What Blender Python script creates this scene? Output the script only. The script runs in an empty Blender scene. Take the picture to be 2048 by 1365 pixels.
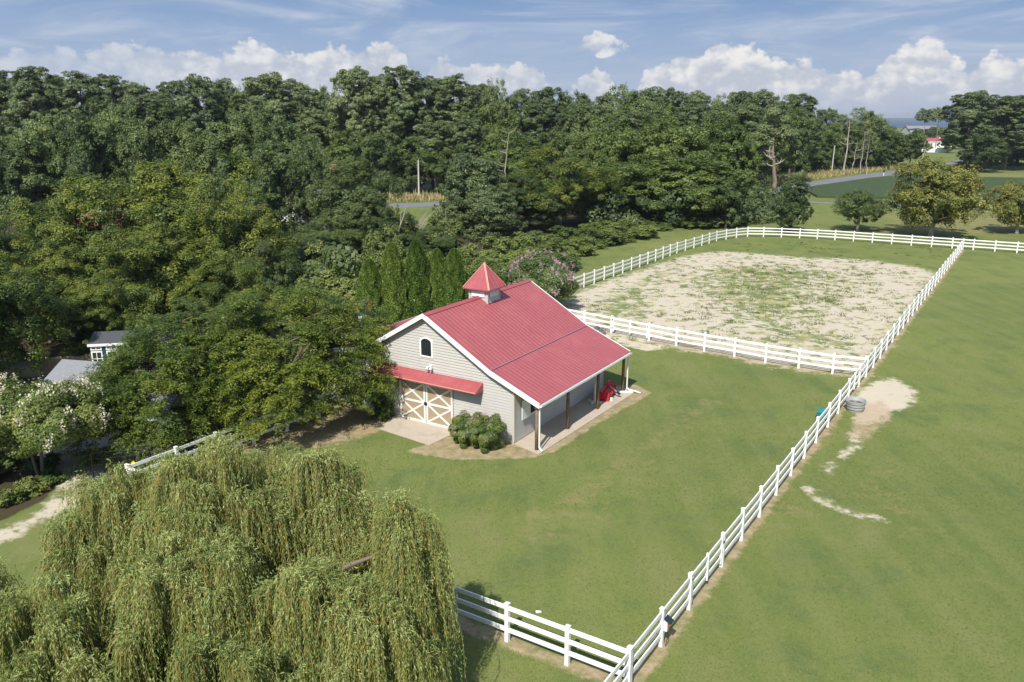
import bpy, math, random
import numpy as np

# ------------------------------------------------------------------ camera, sky, sun
FPX, CX, CY, HY, CAM_H = 1600.0, 1024.0, 682.5, 236.0, 15.7
PITCH = math.atan((CY - HY) / FPX)
sc = bpy.context.scene
cam = bpy.data.objects.new('camera', bpy.data.cameras.new('camera'))
sc.collection.objects.link(cam)
cam.location = (0, 0, CAM_H)
cam.rotation_euler = (math.pi / 2 - PITCH, 0, 0)
cam.data.sensor_width = 36
cam.data.lens = FPX / 2048 * 36
cam.data.clip_start = 0.5
cam.data.clip_end = 30000
sc.camera = cam

SUN_AZ, SUN_EL = math.radians(-161), math.radians(48)
sun = bpy.data.objects.new('sun', bpy.data.lights.new('sun', 'SUN'))
sc.collection.objects.link(sun)
sun.data.energy = 4.6
sun.data.angle = math.radians(0.5)
sun.data.color = (1.0, 0.95, 0.87)
_sd = np.array([math.sin(SUN_AZ) * math.cos(SUN_EL), math.cos(SUN_AZ) * math.cos(SUN_EL), math.sin(SUN_EL)])
import mathutils
sun.rotation_euler = mathutils.Vector(_sd).to_track_quat('Z', 'Y').to_euler()
sun.location = (0, 0, 60)
sc.view_settings.view_transform = 'Standard'
sc.view_settings.look = 'None'
sc.view_settings.exposure = 0.40
sc.view_settings.gamma = 1.0
sc.cycles.max_bounces = 6
sc.cycles.diffuse_bounces = 3
sc.cycles.transmission_bounces = 3
sc.cycles.glossy_bounces = 2
sc.cycles.transparent_max_bounces = 4

_C, _S = math.cos(PITCH), math.sin(PITCH)
def ray(u, v):
    return np.array([u - CX, FPX * _C - (v - CY) * _S, -((v - CY) * _C + FPX * _S)])
def g(u, v, z=0.0):                      # ground (or height z) point under a direction
    r = ray(u, v); t = (z - CAM_H) / r[2]
    return np.array([0, 0, CAM_H]) + r * t
def at(u, v, y):                         # point at forward distance y
    r = ray(u, v)
    return np.array([0, 0, CAM_H]) + r * (y / r[1])

# ------------------------------------------------------------------ node helpers
def N(nt, typ, **kw):
    n = nt.nodes.new(typ)
    for k, v in kw.items():
        if k == 'inp':
            for a, b in v.items():
                n.inputs[a].default_value = b
        else:
            setattr(n, k, v)
    return n
def L(nt, a, b): nt.links.new(a, b)
def math_n(nt, op, a, b=None, c=None, clamp=False):
    n = nt.nodes.new('ShaderNodeMath'); n.operation = op; n.use_clamp = clamp
    for i, x in enumerate((a, b, c)):
        if x is None: continue
        if isinstance(x, (int, float)): n.inputs[i].default_value = x
        else: nt.links.new(x, n.inputs[i])
    return n.outputs[0]
def sstep(nt, x, lo, hi):
    n = nt.nodes.new('ShaderNodeMapRange'); n.interpolation_type = 'SMOOTHSTEP'
    nt.links.new(x, n.inputs[0]); n.inputs[1].default_value = lo; n.inputs[2].default_value = hi
    return n.outputs[0]
def mixc(nt, f, a, b, typ='MIX'):
    n = nt.nodes.new('ShaderNodeMix'); n.data_type = 'RGBA'; n.blend_type = typ
    if isinstance(f, (int, float)): n.inputs[0].default_value = f
    else: nt.links.new(f, n.inputs[0])
    for i, x in ((6, a), (7, b)):
        if isinstance(x, tuple): n.inputs[i].default_value = (*x, 1) if len(x) == 3 else x
        else: nt.links.new(x, n.inputs[i])
    return n.outputs[2]
def noise(nt, vec, scale, detail=4, rough=0.55, dist=0.0):
    n = nt.nodes.new('ShaderNodeTexNoise')
    n.inputs['Scale'].default_value = scale; n.inputs['Detail'].default_value = detail
    n.inputs['Roughness'].default_value = rough; n.inputs['Distortion'].default_value = dist
    if vec is not None: nt.links.new(vec, n.inputs['Vector'])
    return n.outputs[0]

# ------------------------------------------------------------------ world: sky with clouds
w = bpy.data.worlds.new('World'); sc.world = w; w.use_nodes = True
nt = w.node_tree; nt.nodes.clear()
out = N(nt, 'ShaderNodeOutputWorld'); bg = N(nt, 'ShaderNodeBackground')
sky = N(nt, 'ShaderNodeTexSky'); sky.sky_type = 'NISHITA'; sky.sun_disc = False
sky.sun_elevation = SUN_EL; sky.sun_rotation = SUN_AZ % (2 * math.pi)
sky.altitude = 0; sky.air_density = 1.0; sky.dust_density = 0.6; sky.ozone_density = 1.5
tc = N(nt, 'ShaderNodeTexCoord'); sep = N(nt, 'ShaderNodeSeparateXYZ'); L(nt, tc.outputs['Generated'], sep.inputs[0])
az = math_n(nt, 'MULTIPLY', math_n(nt, 'ARCTAN2', sep.outputs[0], sep.outputs[1]), 57.2958)
el = math_n(nt, 'MULTIPLY', math_n(nt, 'ARCSINE', sep.outputs[2]), 57.2958)
def vec3(x, y, sx=1, sy=1, ox=0, oy=0):
    c = N(nt, 'ShaderNodeCombineXYZ')
    L(nt, math_n(nt, 'MULTIPLY_ADD', x, sx, ox), c.inputs[0]); L(nt, math_n(nt, 'MULTIPLY_ADD', y, sy, oy), c.inputs[1])
    return c.outputs[0]
def azel(u, v):
    r = ray(u, v); r = r / np.linalg.norm(r)
    return math.degrees(math.atan2(r[0], r[1])), math.degrees(math.asin(r[2]))
TOPS = [(-300, 100), (-120, 92), (0, 100), (30, 86), (70, 70), (110, 84), (150, 84), (200, 74), (260, 70), (330, 78), (385, 90), (410, 74), (450, 84), (490, 70), (520, 84), (560, 84), (620, 92), (670, 78), (700, 88), (730, 72), (765, 66), (800, 84), (820, 120), (838, 150), (858, 112), (885, 94), (925, 104), (960, 114), (1000, 108), (1050, 112), (1085, 122), (1100, 168), (1120, 182), (1145, 156), (1170, 134), (1200, 128), (1228, 146), (1248, 186), (1268, 170), (1290, 136), (1325, 112), (1350, 98),
        (1400, 84), (1470, 76), (1520, 86), (1560, 102), (1600, 98), (1650, 106), (1690, 130), (1712, 122), (1730, 130), (1765, 104), (1785, 82), (1840, 62), (1890, 74), (1915, 96), (1940, 116), (1975, 92), (2010, 84), (2048, 92), (2200, 88), (2350, 110)]
def curve(xin, pts, lo, hi):
    n = N(nt, 'ShaderNodeFloatCurve'); c = n.mapping.curves[0]; n.mapping.use_clip = True
    P = [((azel(u, 120)[0] + 40) / 80, v) for u, v in pts]
    c.points[0].location = P[0]; c.points[1].location = P[-1]
    for q in P[1:-1]: c.points.new(*q)
    for q in c.points: q.handle_type = 'AUTO'
    n.mapping.update(); L(nt, xin, n.inputs['Value']); return n.outputs[0]
ax = math_n(nt, 'MULTIPLY_ADD', az, 1 / 80, .5, clamp=True)
nv = vec3(az, el, .60, .80)
n1 = noise(nt, nv, 1.0, 8, .60, .0)
nw = N(nt, 'ShaderNodeVectorMath'); nw.operation = 'MULTIPLY_ADD'
cmb = N(nt, 'ShaderNodeCombineXYZ'); L(nt, n1, cmb.inputs[0]); L(nt, math_n(nt, 'SUBTRACT', 1.0, n1), cmb.inputs[1])
L(nt, cmb.outputs[0], nw.inputs[0]); nw.inputs[1].default_value = (.9, .9, 0); L(nt, nv, nw.inputs[2])
vn = N(nt, 'ShaderNodeTexVoronoi'); vn.feature = 'F1'; vn.inputs['Scale'].default_value = 1.05; vn.inputs['Detail'].default_value = 2.0; vn.inputs['Roughness'].default_value = .55
L(nt, nw.outputs[0], vn.inputs['Vector']); vb = vn.outputs['Distance']
topel = math_n(nt, 'MULTIPLY', curve(ax, [(u, azel(u, v)[1] / 8) for u, v in TOPS], 0, 1), 8.0)
solid = curve(ax, [(-300, .5), (0, .42), (300, .55), (420, .8), (700, .9), (800, .85), (840, .6), (900, .8), (1080, .7), (1130, .5), (1200, .85), (1260, .8), (1300, 1), (2300, 1)], 0, 1)
t_ = math_n(nt, 'SUBTRACT', topel, el)
A0, E0 = azel(1190, 92); A1, _ = azel(1276, 92); _, E1 = azel(1190, 62)
dx = math_n(nt, 'MULTIPLY', math_n(nt, 'SUBTRACT', az, A0), 1 / (A1 - A0)); dy = math_n(nt, 'MULTIPLY', math_n(nt, 'SUBTRACT', el, E0), 1 / (E1 - E0))
t2_ = math_n(nt, 'MULTIPLY', math_n(nt, 'SUBTRACT', 1.0, math_n(nt, 'ADD', math_n(nt, 'MULTIPLY', dx, dx), math_n(nt, 'MULTIPLY', dy, dy))), 1.05)
t_ = math_n(nt, 'MAXIMUM', t_, t2_)
bump_ = math_n(nt, 'ADD', math_n(nt, 'MULTIPLY', math_n(nt, 'SUBTRACT', n1, .5), 2.2), math_n(nt, 'MULTIPLY', math_n(nt, 'SUBTRACT', .45, vb), .9))
dens = math_n(nt, 'ADD', math_n(nt, 'MINIMUM', t_, 1.6), bump_)
cov = math_n(nt, 'MULTIPLY', sstep(nt, dens, -.02, .36), solid)
cov = math_n(nt, 'MULTIPLY', cov, math_n(nt, 'SUBTRACT', 1.0, math_n(nt, 'MULTIPLY', sstep(nt, el, 1.6, .2), .55)))
n2 = noise(nt, vec3(az, el, .60, .80, .22, -.34), 1.0, 3, .5)
lit = math_n(nt, 'ADD', math_n(nt, 'MULTIPLY', math_n(nt, 'SUBTRACT', n1, n2), 2.6), math_n(nt, 'MULTIPLY', math_n(nt, 'SUBTRACT', .42, vb), .8))
lit = math_n(nt, 'SUBTRACT', math_n(nt, 'ADD', lit, .98), math_n(nt, 'MULTIPLY', math_n(nt, 'MAXIMUM', t_, 0.0), .15))
lit = sstep(nt, lit, -.15, 1.1)
ccol = mixc(nt, lit, (.41, .44, .505), (.68, .668, .65))
lowdark = sstep(nt, el, 2.4, .3)
ccol = mixc(nt, math_n(nt, 'MULTIPLY', lowdark, .55), ccol, (.37, .42, .52))
cir = noise(nt, vec3(az, el, .05, .26), 1.5, 5, .58, 1.2)
cirm = math_n(nt, 'MULTIPLY', sstep(nt, cir, .40, .80), .80)
grad = N(nt, 'ShaderNodeValToRGB')
L(nt, math_n(nt, 'DIVIDE', el, 12.0, clamp=True), grad.inputs[0])
cr = grad.color_ramp
cr.elements[0].position = 0; cr.elements[0].color = (.31, .37, .47, 1)
cr.elements[1].position = 1; cr.elements[1].color = (.12, .21, .38, 1)
for p, c in ((.2, (.31, .38, .50, 1)), (.45, (.235, .325, .48, 1)), (.65, (.155, .255, .44, 1))):
    e = cr.elements.new(p); e.color = c
skyc = mixc(nt, sstep(nt, el, 12, 30), grad.outputs[0], mixc(nt, 1.0, sky.outputs[0], (.14, .138, .135), 'MULTIPLY'))
skyc = mixc(nt, cirm, skyc, (.49, .52, .58))
fin = mixc(nt, math_n(nt, 'MULTIPLY', cov, .93), skyc, ccol)
# below the horizon: plain air colour
fin = mixc(nt, sstep(nt, el, -.6, -.1), (.30, .36, .46), fin)
SKYS = 1.0
scl = mixc(nt, 1.0, fin, (SKYS * 10,) * 3, 'MULTIPLY')
L(nt, scl, bg.inputs[0]); bg.inputs[1].default_value = 0.1
w.cycles.sampling_method = 'MANUAL'; w.cycles.sample_map_resolution = 256
L(nt, bg.outputs[0], out.inputs[0])

# ------------------------------------------------------------------ object helpers
COL = sc.collection
def tag(o, label=None, cat=None, group=None, kind=None):
    if label: o['label'] = label
    if cat: o['category'] = cat
    if group: o['group'] = group
    if kind: o['kind'] = kind
    return o
def empty(name, loc=(0, 0, 0), rz=0.0):
    o = bpy.data.objects.new(name, None); COL.objects.link(o)
    o.location = tuple(float(x) for x in loc); o.rotation_euler = (0, 0, rz); o.empty_display_size = .3
    return o
def link(name, me, parent=None):
    o = bpy.data.objects.new(name, me); COL.objects.link(o)
    if parent is not None: o.parent = parent
    return o
def copy_tree(o, parent=None):
    c = o.copy(); COL.objects.link(c); c.parent = parent
    for ch in list(o.children): copy_tree(ch, c)
    return c

class MB:
    """collects plain solids into one mesh"""
    def __init__(s): s.v = []; s.f = []
    def add(s, vs, fs):
        b = len(s.v); s.v += [tuple(map(float, p)) for p in vs]; s.f += [tuple(b + i for i in f) for f in fs]; return s
    def hexa(s, p):       # 8 points: bottom 4 (ccw), top 4
        return s.add(p, [(3, 2, 1, 0), (4, 5, 6, 7), (0, 1, 5, 4), (1, 2, 6, 5), (2, 3, 7, 6), (3, 0, 4, 7)])
    def box(s, x0, x1, y0, y1, z0, z1):
        return s.hexa([(x0, y0, z0), (x1, y0, z0), (x1, y1, z0), (x0, y1, z0), (x0, y0, z1), (x1, y0, z1), (x1, y1, z1), (x0, y1, z1)])
    def bar(s, p, q, w, h, up=(0, 0, 1)):
        p = np.array(p, float); q = np.array(q, float); d = q - p; d /= np.linalg.norm(d)
        up = np.array(up, float); sd = np.cross(d, up)
        if np.linalg.norm(sd) < 1e-4: sd = np.cross(d, (1, 0, 0))
        sd /= np.linalg.norm(sd); u = np.cross(sd, d)
        a, b = sd * w / 2, u * h / 2
        return s.hexa([p - a - b, p + a - b, q + a - b, q - a - b, p - a + b, p + a + b, q + a + b, q - a + b])
    def tube(s, pts, rs, n=8, cap=True):
        pts = [np.array(p, float) for p in pts]; b = len(s.v); prev = None
        for i, p in enumerate(pts):
            d = pts[min(i + 1, len(pts) - 1)] - pts[max(i - 1, 0)]; d /= (np.linalg.norm(d) + 1e-9)
            ref = prev if prev is not None else (np.array([1., 0, 0]) if abs(d[0]) < .9 else np.array([0, 1., 0]))
            x = ref - d * (ref @ d); x /= np.linalg.norm(x) + 1e-9; y = np.cross(d, x); prev = x
            for k in range(n):
                t = 2 * math.pi * k / n
                s.v.append(tuple(p + (x * math.cos(t) + y * math.sin(t)) * rs[i]))
        for i in range(len(pts) - 1):
            for k in range(n):
                a0 = b + i * n + k; a1 = b + i * n + (k + 1) % n
                s.f.append((a0, a1, a1 + n, a0 + n))
        if cap:
            s.f.append(tuple(b + k for k in range(n))[::-1]); s.f.append(tuple(b + (len(pts) - 1) * n + k for k in range(n)))
        return s
    def mesh(s, name, mat, smooth=False):
        me = bpy.data.meshes.new(name); me.from_pydata(s.v, [], s.f)
        if mat: me.materials.append(mat)
        if smooth: me.polygons.foreach_set('use_smooth', [True] * len(me.polygons))
        me.update(); return me
    def build(s, name, mat, parent=None, smooth=False, bevel=0):
        o = link(name, s.mesh(name, mat, smooth), parent)
        if bevel:
            m = o.modifiers.new('bevel', 'BEVEL'); m.width = bevel; m.segments = 2; m.limit_method = 'ANGLE'
        return o

def quads_mesh(name, V, mat, tone=None, nper=4):
    """V: (n, nper, 3) separate faces"""
    n = len(V); me = bpy.data.meshes.new(name)
    me.vertices.add(n * nper); me.loops.add(n * nper); me.polygons.add(n)
    me.vertices.foreach_set('co', np.ascontiguousarray(V, dtype=np.float32).ravel())
    me.loops.foreach_set('vertex_index', np.arange(n * nper, dtype=np.int32))
    me.polygons.foreach_set('loop_start', np.arange(0, n * nper, nper, dtype=np.int32))
    me.polygons.foreach_set('loop_total', np.full(n, nper, dtype=np.int32))
    if tone is not None:
        at_ = me.attributes.new('tone', 'FLOAT', 'POINT')
        at_.data.foreach_set('value', np.repeat(tone, nper).astype(np.float32))
    me.materials.append(mat); me.update(calc_edges=True)
    return me
def unit(a): return a / (np.linalg.norm(a, axis=-1, keepdims=True) + 1e-9)
def leaf_quads(P, D, Nn, ln, wd):
    """rhombic leaves: centre P, long direction D, rough normal Nn, sizes"""
    D = unit(D); S = unit(np.cross(D, Nn)); ln = np.asarray(ln).reshape(-1, 1) * .5; wd = np.asarray(wd).reshape(-1, 1) * .5
    return np.stack([P - D * ln, P + S * wd - D * ln * .1, P + D * ln, P - S * wd - D * ln * .1], axis=1)

# ------------------------------------------------------------------ materials
def new_mat(name):
    m = bpy.data.materials.new(name); m.use_nodes = True
    b = m.node_tree.nodes['Principled BSDF']; return m, m.node_tree, b
def simple(name, col, rough=.6, var=.12, scale=3.0, metal=0, spec=.5, bump=0.0, bscale=30, dirt=None):
    m, t, b = new_mat(name)
    co = N(t, 'ShaderNodeTexCoord').outputs['Object']
    n = noise(t, co, scale, 5, .6)
    c0 = tuple(x * (1 - var) for x in col); c1 = tuple(min(1, x * (1 + var)) for x in col)
    c = mixc(t, n, c0, c1)
    if dirt:
        n3 = noise(t, co, scale * .35, 6, .65, .4)
        c = mixc(t, math_n(t, 'MULTIPLY', sstep(t, n3, .5, .75), .55), c, dirt)
    L(t, c, b.inputs['Base Color'])
    L(t, math_n(t, 'MULTIPLY_ADD', n, .2, rough - .1), b.inputs['Roughness'])
    b.inputs['Metallic'].default_value = metal; b.inputs['Specular IOR Level'].default_value = spec
    if bump:
        bn = N(t, 'ShaderNodeBump'); bn.inputs['Strength'].default_value = bump; bn.inputs['Distance'].default_value = .02
        L(t, noise(t, co, bscale, 4), bn.inputs['Height']); L(t, bn.outputs[0], b.inputs['Normal'])
    return m
def leafmat(name, dark, mid, light, trans=.25, patch=.35, rough=.5, objvar=.25, spec=.35):
    """foliage: colour from each leaf's own tone, broad patches and the tree's own random value"""
    m, t, b = new_mat(name)
    a = N(t, 'ShaderNodeAttribute'); a.attribute_name = 'tone'
    oi = N(t, 'ShaderNodeObjectInfo')
    co = N(t, 'ShaderNodeTexCoord').outputs['Object']
    n = noise(t, co, patch, 2, .5)
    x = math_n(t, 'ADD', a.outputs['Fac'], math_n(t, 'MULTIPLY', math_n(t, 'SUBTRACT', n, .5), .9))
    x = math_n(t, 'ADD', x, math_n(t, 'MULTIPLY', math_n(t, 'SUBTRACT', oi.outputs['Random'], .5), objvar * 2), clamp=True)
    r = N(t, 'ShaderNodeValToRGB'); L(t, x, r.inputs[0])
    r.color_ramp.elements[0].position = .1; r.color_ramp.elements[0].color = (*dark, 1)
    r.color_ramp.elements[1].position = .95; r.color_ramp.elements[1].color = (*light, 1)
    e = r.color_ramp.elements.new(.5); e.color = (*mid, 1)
    L(t, r.outputs[0], b.inputs['Base Color']); b.inputs['Roughness'].default_value = rough
    b.inputs['Specular IOR Level'].default_value = spec
    tr = N(t, 'ShaderNodeBsdfTranslucent'); tc_ = mixc(t, 1.0, r.outputs[0], (1.25, 1.35, .55), 'MULTIPLY'); L(t, tc_, tr.inputs[0])
    mx = N(t, 'ShaderNodeMixShader'); mx.inputs[0].default_value = trans
    L(t, b.outputs[0], mx.inputs[1]); L(t, tr.outputs[0], mx.inputs[2])
    L(t, mx.outputs[0], t.nodes['Material Output'].inputs[0])
    return m
M = {}
M['oak'] = leafmat('oak_leaves', (0.049, 0.081, 0.018), (0.099, 0.146, 0.032), (0.179, 0.224, 0.052), trans=.30)
M['maple'] = leafmat('maple_leaves', (0.058, 0.094, 0.029), (0.121, 0.168, 0.054), (0.213, 0.263, 0.090), trans=.30)
M['pine'] = leafmat('pine_needles', (0.056, 0.085, 0.029), (0.110, 0.151, 0.052), (0.174, 0.213, 0.076), trans=.12)
M['dark'] = leafmat('dark_leaves', (0.040, 0.067, 0.020), (0.081, 0.121, 0.036), (0.146, 0.185, 0.056), trans=.30)
M['near'] = leafmat('elm_leaves', (.040, .070, .013), (.102, .145, .024), (.225, .250, .040))
M['vine'] = leafmat('vine_leaves', (0.067, 0.101, 0.025), (0.140, 0.185, 0.045), (0.230, 0.263, 0.074), trans=.30)
M['arbor'] = leafmat('arborvitae_leaves', (0.043, 0.085, 0.015), (0.101, 0.168, 0.027), (0.179, 0.246, 0.045), trans=.12, patch=1.2)
M['willow'] = leafmat('willow_leaves', (.118, .165, .046), (.220, .285, .085), (.36, .405, .150), trans=.22, patch=.8)
M['willow_twig'] = simple('willow_twigs', (.22, .18, .045), .6, .3, 6)
M['locust'] = leafmat('locust_leaves', (.050, .088, .015), (.112, .162, .026), (.235, .258, .034), trans=.28, patch=.7)
M['syc'] = leafmat('sycamore_leaves', (.080, .100, .024), (.175, .190, .040), (.31, .29, .065), patch=.9, objvar=.12)
M['myrtle'] = leafmat('myrtle_leaves', (.040, .075, .018), (.085, .140, .034), (.17, .205, .065), patch=1.0)
M['wmyrtle'] = leafmat('pale_myrtle_leaves', (.065, .100, .020), (.140, .185, .038), (.25, .265, .080), patch=1.0)
M['rose'] = leafmat('rose_leaves', (.045, .085, .016), (.090, .150, .028), (.18, .22, .055), patch=2)
M['pink'] = leafmat('pink_blossom', (.50, .26, .40), (.62, .38, .52), (.75, .55, .66), trans=.3)
M['white_fl'] = leafmat('white_blossom', (.55, .50, .38), (.68, .62, .50), (.78, .74, .64), trans=.3)
M['orange_fl'] = leafmat('orange_blossom', (.65, .18, .02), (.75, .25, .03), (.8, .35, .05))
M['tallgrass'] = leafmat('tall_grass', (.12, .14, .05), (.27, .23, .10), (.42, .34, .17), patch=.2)
M['weed'] = leafmat('weed_blades', (.07, .10, .025), (.13, .17, .04), (.24, .24, .07), patch=.6)
M['bark'] = simple('bark', (.16, .125, .095), .9, .35, 2.5, bump=.6, bscale=8)
M['pinebark'] = simple('pine_bark', (.21, .15, .12), .9, .3, 2.5, bump=.6, bscale=6)
M['greybark'] = simple('grey_bark', (.36, .33, .29), .9, .3, 3, bump=.5)
M['deadwood'] = simple('dead_wood', (.34, .30, .25), .9, .2, 3)
M['white'] = simple('white_vinyl', (.80, .80, .78), .38, .04, 2, spec=.5, dirt=(.60, .60, .53))
M['trim'] = simple('white_trim', (.78, .78, .76), .45, .05, 4)
M['wtrim_w'] = simple('weathered_white_paint', (.68, .68, .65), .6, .12, 5, dirt=(.45, .42, .36))
M['siding'] = simple('grey_beige_siding', (.47, .455, .42), .55, .06, 2.2, dirt=(.40, .37, .31))
M['trim2'] = simple('beige_corner_trim', (.50, .47, .42), .55, .05, 3)
M['tan'] = simple('tan_door_board', (.33, .26, .17), .6, .1, 4, dirt=(.27, .21, .14))
M['glass'] = simple('dark_glass', (.018, .022, .026), .12, .3, 2, spec=.8)
M['dark_in'] = simple('dark_opening', (.012, .011, .010), .8, .2)
M['post'] = simple('brown_wood_post', (.19, .115, .065), .85, .45, 3.5, bump=.4, bscale=18, dirt=(.42, .34, .24))
M['shutter'] = simple('pale_shutter', (.70, .73, .74), .5, .05)
M['grey_roof'] = simple('grey_shingle', (.20, .205, .22), .85, .22, 6, bump=.4, bscale=14)
M['dark_roof'] = simple('dark_shingle', (.06, .065, .07), .8, .2, 6)
M['blue'] = simple('navy_paint', (.012, .045, .12), .5, .15)
M['brick'] = simple('red_brick', (.42, .15, .09), .85, .2, 8)
M['red'] = simple('red_machine_paint', (.55, .015, .025), .4, .2, 6)
M['black'] = simple('black_metal', (.02, .02, .022), .45, .2)
M['steel'] = simple('worn_steel', (.35, .34, .33), .45, .2, 8, metal=.6)
M['orange'] = simple('orange_plastic', (.75, .16, .02), .45, .1)
M['yellow'] = simple('yellow_plastic', (.80, .55, .02), .4, .06)
M['teal'] = simple('teal_plastic', (.02, .22, .22), .4, .15)
M['tub'] = simple('grey_galvanised_tub', (.42, .43, .43), .5, .12, 5, metal=.25, dirt=(.30, .29, .27))
M['water_t'] = simple('trough_water', (.035, .032, .018), .06, .3, 4, spec=.8)
M['rock'] = simple('dark_rock', (.10, .10, .105), .8, .35, 4, bump=.6, bscale=6)
M['pole'] = simple('utility_pole_wood', (.50, .47, .42), .85, .2, 2)
M['log'] = simple('log_wood', (.22, .20, .18), .85, .3, 3)

def metal_roof(name):
    m, t, b = new_mat(name)
    co = N(t, 'ShaderNodeTexCoord').outputs['Object']
    mp = N(t, 'ShaderNodeMapping'); L(t, co, mp.inputs[0]); mp.inputs['Scale'].default_value = (3.0, .35, .35)
    n = noise(t, mp.outputs[0], 1.0, 4); n2 = noise(t, co, .6, 6, .65)
    c = mixc(t, n, (.300, .066, .074), (.355, .090, .096))
    c = mixc(t, math_n(t, 'MULTIPLY', sstep(t, n2, .45, .8), .35), c, (.50, .16, .15))
    L(t, c, b.inputs['Base Color']); L(t, math_n(t, 'MULTIPLY_ADD', n2, .25, .32), b.inputs['Roughness'])
    return m
M['roof'] = metal_roof('red_metal_roof')
M['ribs'] = simple('red_metal_rib', (.43, .13, .13), .45, .1)
M['roofedge'] = simple('pale_red_trim', (.62, .28, .22), .5, .2, 5)  # paler red than the roof sheets, for awning drip edge and cupola hips
M['seam'] = simple('grey_violet_flashing', (.28, .20, .27), .45, .15, 6)

def conc_mat():
    m, t, b = new_mat('concrete')
    co = N(t, 'ShaderNodeNewGeometry').outputs['Position']
    n = noise(t, co, .9, 7, .62, .5); n2 = noise(t, co, 12, 4)
    c = mixc(t, n, (.36, .30, .225), (.52, .45, .36)); c = mixc(t, math_n(t, 'MULTIPLY', n2, .3), c, (.40, .36, .30))
    c = mixc(t, math_n(t, 'MULTIPLY', sstep(t, noise(t, co, .45, 6, .7), .52, .7), .6), c, (.25, .21, .165))
    L(t, c, b.inputs['Base Color']); b.inputs['Roughness'].default_value = .9
    return m
M['concrete'] = conc_mat()
def asphalt():
    m, t, b = new_mat('asphalt')
    co = N(t, 'ShaderNodeNewGeometry').outputs['Position']
    c = mixc(t, noise(t, co, .25, 6), (.13, .135, .15), (.19, .195, .21))
    L(t, c, b.inputs['Base Color']); b.inputs['Roughness'].default_value = .9
    return m
M['asphalt'] = asphalt()
def field_mat():
    m, t, b = new_mat('soybean_rows')
    co = N(t, 'ShaderNodeNewGeometry').outputs['Position']
    mp = N(t, 'ShaderNodeMapping'); L(t, co, mp.inputs[0]); mp.inputs['Rotation'].default_value = (0, 0, .1); mp.inputs['Scale'].default_value = (.25, 1, 1)
    n = noise(t, mp.outputs[0], .35, 6, .6)
    c = mixc(t, n, (.026, .050, .011), (.052, .082, .019)); c = mixc(t, math_n(t, 'MULTIPLY', sstep(t, noise(t, co, 1.6, 5, .7), .45, .62), .55), c, (.028, .045, .010))
    L(t, c, b.inputs['Base Color']); b.inputs['Roughness'].default_value = .8
    return m
M['field'] = field_mat()
def water_mat():
    m, t, b = new_mat('bay_water')
    b.inputs['Base Color'].default_value = (.06, .09, .13, 1); b.inputs['Roughness'].default_value = .6
    b.inputs['Specular IOR Level'].default_value = .25
    return m
M['water'] = water_mat()
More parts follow.
